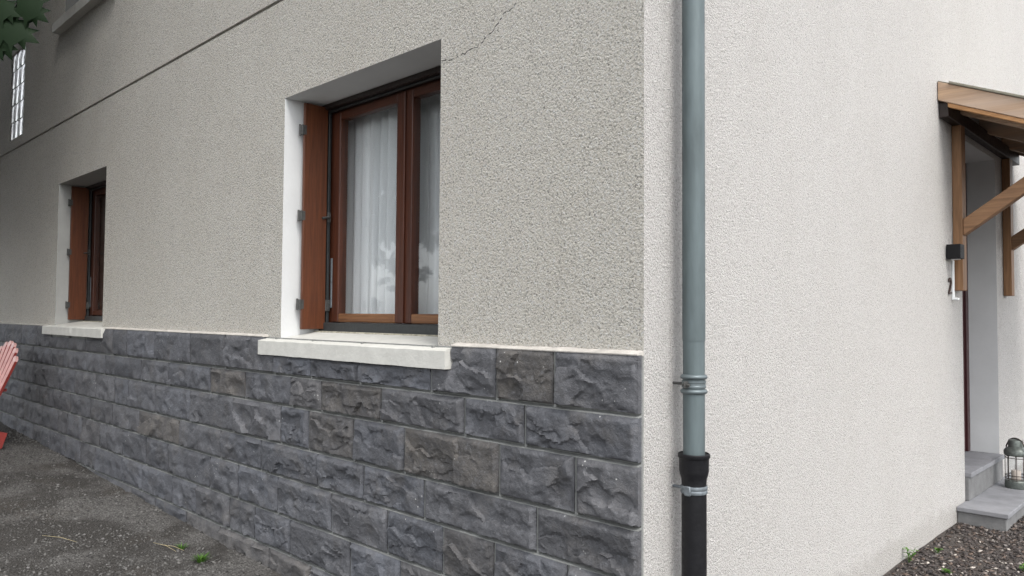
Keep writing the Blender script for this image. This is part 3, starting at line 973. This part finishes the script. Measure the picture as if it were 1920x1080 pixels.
# ------------------------------------------------------------------ entrance door in the gable wall
door = empty("entrance", (-0.2, (DR[0] + DR[1]) / 2, 0.31), house)
tag(door, "dark red entrance door set deep in a white recess")
mb = MB()
for y in (DR[0], DR[1]):
    mb.poly([(0, y, 0), (-TH, y, 0), (-TH, y, DR[3]), (0, y, DR[3])])
mb.poly([(0, DR[0], DR[3]), (0, DR[1], DR[3]), (-TH, DR[1], DR[3]), (-TH, DR[0], DR[3])])
mb.build("reveal", MT['white_paint'], door)
mb = MB(); mb.box((-0.26, DR[0] + 0.07, 0.315), (-0.215, DR[1] - 0.07, DR[3] - 0.08), 0.004)
for zz in (0.45, 1.15, 1.85):
    mb.box((-0.217, DR[0] + 0.2, zz), (-0.205, DR[1] - 0.2, zz + 0.5), 0.005)
mb.build("door_leaf", MT['door_paint'], door)
mb = MB()
mb.box((-0.27, DR[0] + 0.001, 0.312), (-0.20, DR[0] + 0.069, DR[3] - 0.001), 0.003)
mb.box((-0.27, DR[1] - 0.069, 0.312), (-0.20, DR[1] - 0.001, DR[3] - 0.001), 0.003)
mb.box((-0.27, DR[0] + 0.07, DR[3] - 0.078), (-0.20, DR[1] - 0.07, DR[3] - 0.001), 0.003)
mb.build("frame", MT['door_paint'], door)
mb = MB()
mb.tube([(-0.212, DR[0] + 0.13, 1.35), (-0.165, DR[0] + 0.13, 1.35), (-0.155, DR[0] + 0.15, 1.35), (-0.155, DR[0] + 0.25, 1.35)], 0.009, 8)
mb.build("handle", MT['dark_metal'], door)

# ------------------------------------------------------------------ entrance steps
steps = empty("entrance_steps", (0.15, 4.5, 0))
tag(steps, "two grey stone steps with slab treads up to the door", "steps")
mb = MB(); mb.box((0.003, 3.705, -0.10), (0.285, 5.35, 0.086), 0.004); mb.build("riser", MT['step_riser'], steps)
mb = MB(); mb.box((0.002, 3.690, 0.0865), (0.300, 5.365, 0.116), 0.004, 2); mb.build("slab", MT['step_stone'], steps)
mb = MB(); mb.box((-0.30, 3.925, 0.117), (0.024, 4.945, 0.279), 0.004); mb.build("riser", MT['step_riser'], steps)
mb = MB(); mb.box((-0.30, 3.923, 0.2795), (0.040, 4.947, 0.311), 0.004, 2); mb.build("slab", MT['step_stone'], steps)

# ------------------------------------------------------------------ wooden canopy over the entrance
can = empty("entrance_canopy", (0, 4.48, 1.57))
tag(can, "brown timber lean-to canopy on wall posts and struts over the entrance", "canopy")
SL = -0.435
Y0, Y1, XO = 3.37, 5.60, 1.42
def slope_board(xa, xb, y0, y1, zt, zb_, name, mat, bevel=True):
    """board whose top/bottom lines follow the roof pitch; ends plumb"""
    mb = MB()
    mb.prism([(xa, y0, zb_ + SL * xa), (xb, y0, zb_ + SL * xb), (xb, y0, zt + SL * xb), (xa, y0, zt + SL * xa)], (0, y1 - y0, 0))
    if bevel:
        bmesh.ops.bevel(mb.bm, geom=list(mb.bm.edges), offset=0.003, segments=1, affect='EDGES')
    return mb.build(name, MT[mat], can)
slope_board(0.004, XO, Y0, Y0 + 0.028, 2.935, 2.812, "fascia_board", 'canopy_wood')
slope_board(0.004, XO, Y1 - 0.028, Y1, 2.935, 2.812, "fascia_board", 'canopy_wood')
slope_board(0.060, XO - 0.01, Y0 + 0.006, Y0 + 0.034, 2.8115, 2.782, "edge_batten", 'canopy_fresh')
slope_board(0.072, XO + 0.03, Y0 - 0.012, Y1 + 0.012, 2.953, 2.936, "roofing", 'felt')
slope_board(0.004, 0.071, Y0 + 0.002, Y1 - 0.002, 2.944, 2.9355, "flashing", 'felt')
nb = 9
for i in range(nb):     # boards under the roofing run along the wall
    xa = 0.01 + i * (XO - 0.02) / nb; xb = 0.01 + (i + 1) * (XO - 0.02) / nb - 0.004
    slope_board(xa, xb, Y0 + 0.029, Y1 - 0.029, 2.930 + 0.001 * (i % 2), 2.912, "roof_board", 'canopy_wood_y', False)
for y in (Y0 + 0.32, (Y0 + Y1) / 2 - 0.04, Y1 - 0.42):
    slope_board(0.004, XO - 0.03, y, y + 0.075, 2.911, 2.800, "rafter", 'canopy_wood')
mb = MB(); mb.box((0.003, Y0 + 0.03, 2.70), (0.058, Y1 - 0.03, 2.795), 0.003); mb.build("wall_plate", MT['dark_wood'], can)
mb = MB(); mb.box((0.66, Y0 + 0.03, 2.40), (0.73, Y1 - 0.03, 2.484), 0.003); mb.build("purlin", MT['canopy_wood_y'], can)
for y in (3.687, 5.170):
    mb = MB(); mb.box((0.003, y, 1.570), (0.062, y + 0.10, 2.699), 0.004, 2)
    mb.build("wall_post", MT['canopy_wood_z'], can)
    a = (0.040, 1.985); b = (0.700, 2.45)
    dx, dz = b[0] - a[0], b[1] - a[1]; L = math.hypot(dx, dz); nx_, nz_ = -dz / L * 0.042, dx / L * 0.042
    yb = y + 0.010
    mb = MB()
    mb.prism([(0.0635, yb, a[1] + (0.0635 - a[0]) * dz / dx - 0.058), (b[0] - nx_, yb, b[1] - nz_), (b[0] + nx_, yb, b[1] + nz_), (0.0635, yb, a[1] + (0.0635 - a[0]) * dz / dx + 0.054)], (0, 0.075, 0))
    bmesh.ops.bevel(mb.bm, geom=list(mb.bm.edges), offset=0.003, segments=1, affect='EDGES')
    mb.build("strut", MT['canopy_strut'], can)

# ------------------------------------------------------------------ small things on the gable wall
lamp = empty("wall_lamp", (0.0, 3.56, 1.82))
tag(lamp, "small black box-shaped wall lamp beside the canopy post", "wall lamp")
mb = MB(); mb.box((0.006, 3.510, 1.776), (0.090, 3.610, 1.872), 0.003, 2); mb.build("housing", MT['lamp_black'], lamp)
mb = MB(); mb.box((0.0005, 3.525, 1.785), (0.006, 3.595, 1.862)); mb.build("back_plate", MT['dark_metal'], lamp)
mb = MB(); mb.lathe([(0.0, 0), (0.03, 0), (0.03, 0.004), (0.0, 0.004)], (0.048, 3.56, 1.7715), 16, cap=False); mb.build("lens", MT['white_plastic'], lamp)

strip = empty("door_bell_strip", (0, 3.655, 1.51))
tag(strip, "slim white upright strip with a small foot under the wall lamp", "wall strip")
mb = MB(); mb.box((0.001, 3.645, 1.522), (0.014, 3.675, 1.774), 0.002); mb.build("body", MT['white_plastic'], strip)
mb = MB(); mb.box((0.001, 3.640, 1.505), (0.042, 3.680, 1.5215), 0.003); mb.build("foot", MT['white_plastic'], strip)

def make_two():
    # numeral 2: a stroke with thickness, cut from metal
    path = []
    for k in range(0, 13):
        a = R(165 - k * 20)
        path.append((0.026 * math.cos(a), 0.076 + 0.026 * math.sin(a)))
    path += [(0.010, 0.046), (-0.006, 0.026), (-0.026, 0.006), (0.0, 0.006), (0.030, 0.008)]
    mb = MB()
    wd = 0.0075
    for (a, b) in zip(path, path[1:]):
        d = Vector((b[0] - a[0], b[1] - a[1])); l = d.length; d /= l; n = Vector((-d.y, d.x)) * wd
        a2 = (a[0] - d.x * 0.003, a[1] - d.y * 0.003); b2 = (b[0] + d.x * 0.003, b[1] + d.y * 0.003)
        q = [(0.004, 3.585 + a2[0] + n.x, 1.545 + a2[1] + n.y), (0.004, 3.585 + b2[0] + n.x, 1.545 + b2[1] + n.y), (0.004, 3.585 + b2[0] - n.x, 1.545 + b2[1] - n.y), (0.004, 3.585 + a2[0] - n.x, 1.545 + a2[1] - n.y)]
        mb.prism(q, (0.008 + 0.0001 * random.random(), 0, 0))
    o = mb.build("house_number", MT['number'])
    tag(o, "dark numeral 2 fixed to the white wall left of the door", "house number")
make_two()

# ------------------------------------------------------------------ downpipe
dp = empty("downpipe", (0.076, 0.186, 0))
tag(dp, "grey zinc rain downpipe in a black cast-iron shoe pipe at the corner", "downpipe")
cx, cy = 0.076, 0.186
mb = MB(); mb.lathe([(0.0378, 1.297), (0.0385, 1.31), (0.0385, 6.0)], (cx, cy, 0), 40); mb.build("upper_pipe", MT['zinc'], dp, smooth=40)
mb = MB(); mb.lathe([(0.0365, 0.89), (0.0365, 1.02), (0.0368, 1.1), (0.0368, 1.30)], (cx, cy, 0), 40); mb.build("lower_pipe", MT['zinc'], dp, smooth=40)
for z in (1.177, 1.128):
    mb = MB(); mb.torus((cx, cy, z), 0.037, 0.0085, 40, 12); mb.build("bead", MT['zinc_light'], dp, smooth=60)
mb = MB()
mb.lathe([(0.0375, 1.139), (0.0405, 1.141), (0.0405, 1.147), (0.0392, 1.149), (0.0392, 1.156), (0.0405, 1.158), (0.0405, 1.164), (0.0375, 1.166)], (cx, cy, 0), 40)
mb.build("clamp_band", MT['zinc_light'], dp, smooth=30)
mb = MB(); mb.box((cx - 0.003, cy - 0.062, 1.141), (cx + 0.003, cy - 0.036, 1.164), 0.002)
mb.tube([(cx - 0.012, cy - 0.052, 1.152), (cx + 0.014, cy - 0.052, 1.152)], 0.005, 8)
mb.tube([(0.0, cy - 0.008, 1.152), (cx - 0.036, cy - 0.008, 1.152)], 0.005, 8)
mb.build("clamp_bolt", MT['hinge'], dp)
mb = MB(); mb.lathe([(0.0375, 0.90), (0.050, 0.902), (0.0535, 0.908), (0.0535, 0.917), (0.050, 0.920), (0.0495, 0.916), (0.038, 0.914)][::-1] , (cx, cy, 0), 40, cap=False)
mb.lathe([(0.0385, 0.905), (0.052, 0.907), (0.0525, 0.914), (0.0498, 0.905), (0.0492, 0.862), (0.047, 0.850), (0.0425, 0.836), (0.0415, 0.82), (0.0415, -0.08)], (cx, cy, 0), 40)
mb.build("cast_pipe", MT['cast'], dp, smooth=40)
mb = MB()
mb.lathe([(0.0417, 0.786), (0.0440, 0.787), (0.0450, 0.792), (0.0440, 0.797), (0.0430, 0.799), (0.0440, 0.801), (0.0455, 0.807), (0.0440, 0.812), (0.0417, 0.813)], (cx, cy, 0), 40)
mb.box((cx - 0.01, cy - 0.050, 0.783), (cx + 0.014, cy - 0.040, 0.815), 0.003)
mb.tube([(0.0, cy - 0.008, 0.80), (cx - 0.04, cy - 0.008, 0.80)], 0.005, 8)
mb.build("clamp_band", MT['galv'], dp, smooth=40)

# ------------------------------------------------------------------ lantern on the lower step
lx, ly, lz = 0.165, 4.66, 0.116
lan = empty("lantern", (lx, ly, lz))
tag(lan, "grey-green metal storm lantern with wire guard standing on the lower step", "lantern")
mb = MB(); mb.lathe([(0.070, 0), (0.074, 0.006), (0.074, 0.050), (0.068, 0.058), (0.03, 0.060)], (lx, ly, lz), 28); mb.build("base", MT['lantern_metal'], lan, smooth=35)
mb = MB(); mb.lathe([(0.052, 0.060), (0.058, 0.09), (0.060, 0.15), (0.056, 0.215), (0.05, 0.235)], (lx, ly, lz), 28, cap=False); mb.build("glass", MT['glass'], lan, smooth=180)
for z in (0.072, 0.095, 0.225, 0.243):
    mb = MB(); mb.torus((lx, ly, lz + z), 0.069, 0.003, 32, 6); mb.build("guard_ring", MT['lantern_rust'], lan, smooth=180)
for k in range(8):
    a = 2 * math.pi * (k + 0.3) / 8
    x, y = lx + 0.069 * math.cos(a), ly + 0.069 * math.sin(a)
    mb = MB(); mb.tube([(x, y, lz + 0.055), (x, y, lz + 0.25)], 0.0026, 6); mb.build("guard_wire", MT['lantern_rust'], lan)
mb = MB(); mb.lathe([(0.076, 0.245), (0.078, 0.252), (0.078, 0.275), (0.070, 0.288), (0.056, 0.300), (0.050, 0.305), (0.050, 0.345), (0.046, 0.355), (0.02, 0.362), (0.0, 0.363)], (lx, ly, lz), 28, cap=False); mb.build("hood", MT['lantern_metal'], lan, smooth=35)
mb = MB()
for s in (-1, 1):
    mb.tube([(lx + s * 0.066, ly - s * 0.04, lz + 0.262), (lx + s * 0.070, ly - s * 0.045, lz + 0.30), (lx + s * 0.046, ly - s * 0.03, lz + 0.352), (lx + s * 0.02, ly - s * 0.013, lz + 0.366), (lx, ly, lz + 0.368)], 0.005, 8)
mb.build("handle", MT['lantern_rust'], lan, smooth=60)
mb = MB(); mb.lathe([(0.032, 0.060), (0.032, 0.125), (0.028, 0.130), (0.0, 0.126)], (lx, ly, lz), 20, cap=False); mb.build("candle", MT['candle'], lan, smooth=50)

# ------------------------------------------------------------------ red garden chair
CH = Vector((-6.76, -0.695, 0)); CH.z = float(gz(CH.x, CH.y)) - 0.004
chair = empty("garden_chair", CH)
tag(chair, "faded red wooden garden chair with fanned slat back by the stone base", "chair")
CA = R(180)     # seat faces local +y; turned towards the photographer
CM = Matrix.Translation(CH) @ Matrix.Rotation(-CA, 4, 'Z')
def cpart(name, mb, mat, smooth=None):
    bmesh.ops.transform(mb.bm, matrix=CM, verts=mb.bm.verts)
    return mb.build(name, MT[mat], chair, smooth)
for s in (-1, 1):
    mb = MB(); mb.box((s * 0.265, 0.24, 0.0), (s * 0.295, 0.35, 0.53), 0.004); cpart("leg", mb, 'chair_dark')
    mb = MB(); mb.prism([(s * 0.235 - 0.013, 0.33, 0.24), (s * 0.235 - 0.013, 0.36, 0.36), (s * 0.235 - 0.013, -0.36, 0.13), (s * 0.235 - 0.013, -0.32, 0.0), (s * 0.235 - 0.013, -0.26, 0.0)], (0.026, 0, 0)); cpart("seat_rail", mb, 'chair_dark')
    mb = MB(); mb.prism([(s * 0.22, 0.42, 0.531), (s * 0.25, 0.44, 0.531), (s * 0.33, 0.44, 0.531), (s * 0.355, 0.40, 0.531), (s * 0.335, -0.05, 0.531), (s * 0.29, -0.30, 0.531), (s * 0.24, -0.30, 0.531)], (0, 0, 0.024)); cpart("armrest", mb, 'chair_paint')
for i in range(6):
    y = 0.30 - i * 0.088; z = 0.345 - i * 0.031
    mb = MB(); mb.box((-0.262, y - 0.040, z), (0.262, y + 0.038, z + 0.02), 0.004); cpart("seat_slat", mb, 'chair_paint')
BT = R(18)     # back leans away
for i in range(7):
    k = i - 3
    fan = R(5.2) * k
    hgt = 0.80 - 0.012 * k * k
    wd = 0.048
    bx = 0.062 * k
    prof = [(-wd * 0.72, 0.0), (wd * 0.72, 0.0), (wd, hgt - 0.035)] + [(wd * math.cos(a), hgt - 0.035 + 0.035 * math.sin(a)) for a in (R(40), R(75), R(105), R(140))] + [(-wd, hgt - 0.035)]
    mb = MB()
    mb.prism([(p[0], 0, p[1]) for p in prof], (0, -0.021, 0))
    for r_ in (-0.6, -0.2, 0.2, 0.6):   # ribs down the slat face
        mb.box((wd * r_ - 0.004, -0.0005, 0.05), (wd * r_ + 0.004, 0.003, hgt - 0.05))
    T = Matrix.Translation((bx, -0.17, 0.185)) @ Matrix.Rotation(BT, 4, 'X') @ Matrix.Rotation(fan, 4, 'Y')
    bmesh.ops.transform(mb.bm, matrix=T, verts=mb.bm.verts)
    fn = (CM.to_3x3() @ T.to_3x3()) @ Vector((0, 1, 0))
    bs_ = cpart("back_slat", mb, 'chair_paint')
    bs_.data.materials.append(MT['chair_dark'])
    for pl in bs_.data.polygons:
        if pl.normal.dot(fn) < 0.9 and pl.area > 0.006: pl.material_index = 1  # slat sides and backs coloured deep red as their shaded tone, fronts pale
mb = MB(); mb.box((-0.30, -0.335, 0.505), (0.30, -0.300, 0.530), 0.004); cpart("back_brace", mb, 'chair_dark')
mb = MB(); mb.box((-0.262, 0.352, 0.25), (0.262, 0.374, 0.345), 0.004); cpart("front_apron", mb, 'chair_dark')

# ------------------------------------------------------------------ tree standing left of the picture, its branch tip hangs into it
TB = Vector((-7.3, -3.0, 0)); TB.z = float(gz(TB.x, TB.y)) - 0.05
tree = empty("garden_tree", TB)
tag(tree, "broad-leaved tree whose dark lobed leaves hang into the top left corner", "tree")
rt_ = random.Random(5)
mb = MB()
mb.tube([TB, TB + Vector((0.03, 0.02, 0.5)), TB + Vector((0.0, 0.08, 1.4)), TB + Vector((0.08, 0.1, 2.4)), TB + Vector((0.05, 0.2, 4.2)), TB + Vector((0.1, 0.1, 6.0))], [0.24, 0.18, 0.155, 0.14, 0.09, 0.03], 14)
mb.build("trunk", MT['bark'], tree, smooth=60)
tips = []
for k in range(14):
    a = k * 2.4 + rt_.uniform(-.3, .3); z = 2.3 + 0.33 * k; L = rt_.uniform(2.2, 3.4) * (1.08 - 0.03 * k)
    p = TB + Vector((0.05, 0.15, z)); q = p + Vector((math.cos(a) * L * 0.5, math.sin(a) * L * 0.5, 0.45)); e_ = p + Vector((math.cos(a) * L, math.sin(a) * L, 0.9 + rt_.uniform(-.2, .3)))
    mb = MB(); mb.tube([p, q, e_], [0.06, 0.04, 0.012], 8); mb.build("limb", MT['bark'], tree, smooth=60)
    tips += [q, e_, e_, q.lerp(e_, 0.5)]
# the branch that reaches into the picture
BR = [TB + Vector((0.05, 0.2, 3.2)), Vector((-5.9, -2.7, 3.85)), Vector((-4.75, -2.05, 3.85)), Vector((-4.15, -1.50, 3.67)), Vector((-3.79, -1.25, 3.33)), Vector((-3.59, -1.14, 3.09))]
mb = MB(); mb.tube(BR, [0.055, 0.04, 0.022, 0.012, 0.006, 0.003], 8); mb.build("limb", MT['bark'], tree, smooth=60)

LOBES = [(0.0, 0.0), (0.10, 0.10), (0.42, 0.12), (0.30, 0.22), (0.50, 0.36), (0.30, 0.36), (0.36, 0.50), (0.56, 0.66), (0.33, 0.60), (0.22, 0.66), (0.30, 0.86), (0.12, 0.80), (0.0, 1.06)]
def leaf_loop():
    right = LOBES; left = [(-x, y) for x, y in LOBES[1:-1]][::-1]
    return right + left
def add_leaf(bm, M_, size, droop):
    c = {}
    loop = leaf_loop()
    def P(x, y):
        z = -droop * (y * y) - 0.25 * abs(x) * 0.6 * (1 + y)
        return M_ @ Vector((x * size, y * size, z * size))
    mid = [bm.verts.new(P(0, t)) for t in (0.0, 0.3, 0.55, 0.78, 1.06)]
    for sgn in (1, -1):
        vs = [mid[0]] + [bm.verts.new(P(sgn * x, y)) for x, y in LOBES[1:-1]] + [mid[4]]
        for tri in ((0, 1, 3), (1, 2, 3)): bm.faces.new([vs[i] for i in tri])
        bm.faces.new([mid[0], vs[3], mid[1]]); bm.faces.new([mid[1], vs[3], vs[5]]); bm.faces.new([vs[3], vs[4], vs[5]])
        bm.faces.new([mid[1], vs[5], mid[2]]); bm.faces.new([mid[2], vs[5], vs[6]]); bm.faces.new([mid[2], vs[6], vs[8]]); bm.faces.new([vs[6], vs[7], vs[8]])
        bm.faces.new([mid[2], vs[8], mid[3]]); bm.faces.new([mid[3], vs[8], vs[9]]); bm.faces.new([mid[3], vs[9], vs[11]]); bm.faces.new([vs[9], vs[10], vs[11]]); bm.faces.new([mid[3], vs[11], mid[4]])

def leaf_matrix(loc, heading, pitch, roll):
    return Matrix.Translation(loc) @ Matrix.Rotation(heading, 4, 'Z') @ Matrix.Rotation(pitch, 4, 'X') @ Matrix.Rotation(roll, 4, 'Y')

# leaves of the tip, each a part
HANG = [ # base point, direction of the tip, size
 ((-3.435, -1.040, 3.120), (0.171, 0.103, -0.148), 0.205),
 ((-3.519, -1.117, 2.985), (0.237, 0.166, -0.120), 0.240),
 ((-3.525, -1.110, 2.960), (0.093, 0.030, -0.205), 0.190),
 ((-3.543, -1.144, 3.085), (0.205, 0.132, -0.077), 0.185),
 ((-3.565, -1.163, 3.010), (0.205, 0.134, -0.106), 0.200),
 ((-3.556, -1.150, 2.950), (0.098, 0.035, -0.193), 0.190),
]
for i, (p, d, s) in enumerate(HANG):
    d = Vector(d).normalized()
    side = d.cross(Vector((0.45, -0.85, 0.25 + 0.1 * (i % 2)))).normalized()
    nrm = side.cross(d)
    Mx = Matrix((side, d, nrm)).transposed().to_4x4(); Mx.translation = Vector(p)
    mb = MB(); add_leaf(mb.bm, Mx, s, 0.22)
    me_o = mb.build("leaf", MT['leaf'], tree, smooth=180)
    mb = MB(); near = min(BR[2:], key=lambda b: (b - Vector(p)).length)
    mb.tube([near, (near + Vector(p)) / 2 + Vector((0, 0, 0.03)), Vector(p)], 0.0025, 6); mb.build("leaf_stalk", MT['bark'], tree)

bm = bmesh.new()
n_leaf = 0
for i in range(15000):
    t = tips[rt_.randrange(len(tips))]
    p = t + Vector((rt_.gauss(0, 0.62), rt_.gauss(0, 0.62), rt_.gauss(0.0, 0.6)))
    ca, cb = p.x - M.translation.x, p.y - M.translation.y
    if (p - TB).xy.length > 4.2 or p.y > -0.35: continue
    rel = p - M.translation                       # the crown stops short of the view in the photograph
    if rel.dot(r2) / rel.dot(fw) > -0.74 and rel.dot(u2) / rel.dot(fw) < 0.45: continue
    d = Vector((rt_.uniform(-1, 1), rt_.uniform(-1, 1), rt_.uniform(-0.9, 0.1))).normalized()
    add_leaf(bm, leaf_matrix(p, rt_.uniform(0, 6.28), rt_.uniform(-1.2, 0.1), rt_.uniform(-0.5, 0.5)), rt_.uniform(0.17, 0.26), 0.2)
me = bpy.data.meshes.new("crown"); bm.to_mesh(me); bm.free()
o = link("crown", me, MT['leaf'], tree); tag(o, kind="stuff")

# ------------------------------------------------------------------ small plants and litter
def tuft(loc, n, h, spread, name, label, cat, seed, group=None, mat='grass'):
    rng = random.Random(seed)
    mb = MB()
    for i in range(n):
        a = rng.uniform(0, 6.283); r0 = rng.uniform(0, spread * 0.35)
        b = Vector(loc) + Vector((math.cos(a) * r0, math.sin(a) * r0, -0.004))
        hh = h * rng.uniform(0.5, 1.1); lean = rng.uniform(0.2, 1.0) * spread
        tip = b + Vector((math.cos(a) * lean, math.sin(a) * lean, hh)); mid = b + Vector((math.cos(a) * lean * 0.35, math.sin(a) * lean * 0.35, hh * 0.65))
        sd = Vector((-math.sin(a), math.cos(a), 0)) * rng.uniform(0.0012, 0.0028)
        mb.poly([b - sd, b + sd, mid + sd * 0.9, mid - sd * 0.9]); mb.poly([mid - sd * 0.9, mid + sd * 0.9, tip])
    o = mb.build(name, MT[mat])
    tag(o, label, cat, group)
def on_ground(x, y): return (x, y, float(gz(x, y)) - 0.012)
tuft(on_ground(-2.68, -0.268), 130, 0.045, 0.055, "grass_tuft", "bright green grass tuft, larger of the two in the gravel", "grass tuft", 1, "grass tufts in the gravel")
tuft(on_ground(-2.96, -0.258), 45, 0.032, 0.045, "grass_tuft", "small green grass tuft farther along the stone base", "grass tuft", 2, "grass tufts in the gravel")

def weed(loc, n, h, seed, label, grp="weeds along the gable wall"):
    rng = random.Random(seed)
    root = empty("weed", loc); tag(root, label, "weed", grp)
    for s in range(n):
        a = rng.uniform(0, 6.28); top = Vector(loc) + Vector((math.cos(a) * h * 0.35 + 0.01, math.sin(a) * h * 0.35, h * rng.uniform(0.7, 1.1)))
        base = Vector(loc) + Vector((0, 0, -0.005))
        mb = MB(); mb.tube([base, (base + top) / 2 + Vector((0.004, 0, 0.01)), top], 0.0014, 5); mb.build("stem", MT['grass'], root)
        mb = MB()
        for k in range(7):
            t = 0.35 + 0.65 * k / 6; p = base.lerp(top, t); b = rng.uniform(0, 6.28); l = rng.uniform(0.016, 0.032)
            d = Vector((math.cos(b), math.sin(b), rng.uniform(-0.1, 0.7))).normalized(); sd = d.cross(Vector((0, 0, 1))).normalized() * l * 0.28
            mb.poly([p, p + d * l * 0.5 + sd, p + d * l, p + d * l * 0.5 - sd])
        mb.build("foliage", MT['grass'], root)
weed((0.035, 2.56, 0.004), 4, 0.085, 1, "tallest leafy green weed growing against the foot of the white wall")
weed((0.10, 2.86, 0.004), 3, 0.035, 2, "low green weed in the chips between the wall and the lower step")
weed((0.24, 2.50, 0.004), 4, 0.030, 3, "small weed at the bottom edge of the chip bed, away from the wall")
weed((0.52, 2.86, 0.004), 3, 0.035, 4, "small weed in the chip bed at the right edge of the picture")

for i, (x, y, a, L) in enumerate(((-3.55, -0.72, 0.35, 0.30), (-3.02, -0.33, 0.10, 0.26), (-2.98, -0.30, 0.22, 0.20))):
    z = float(gz(x, y)) - 0.002
    mb = MB(); d = Vector((math.cos(a), math.sin(a), 0)) * L / 2; c = Vector((x, y, z))
    mb.tube([c - d, c + Vector((0, 0, 0.006)) + Vector((-d.y, d.x, 0)) * 0.06, c + d], [0.0008, 0.0014, 0.0006], 6)
    o = mb.build("dry_stalk", MT['straw'])
    tag(o, ["long dry straw stalk lying alone on the dark damp gravel", "dry straw stalk pointing at the small grass tuft, upper of two", "dry straw stalk pointing at the small grass tuft, lower of two", "short dry straw stalk in front of the small grass tuft"][i], "straw", "dry stalks on the gravel")
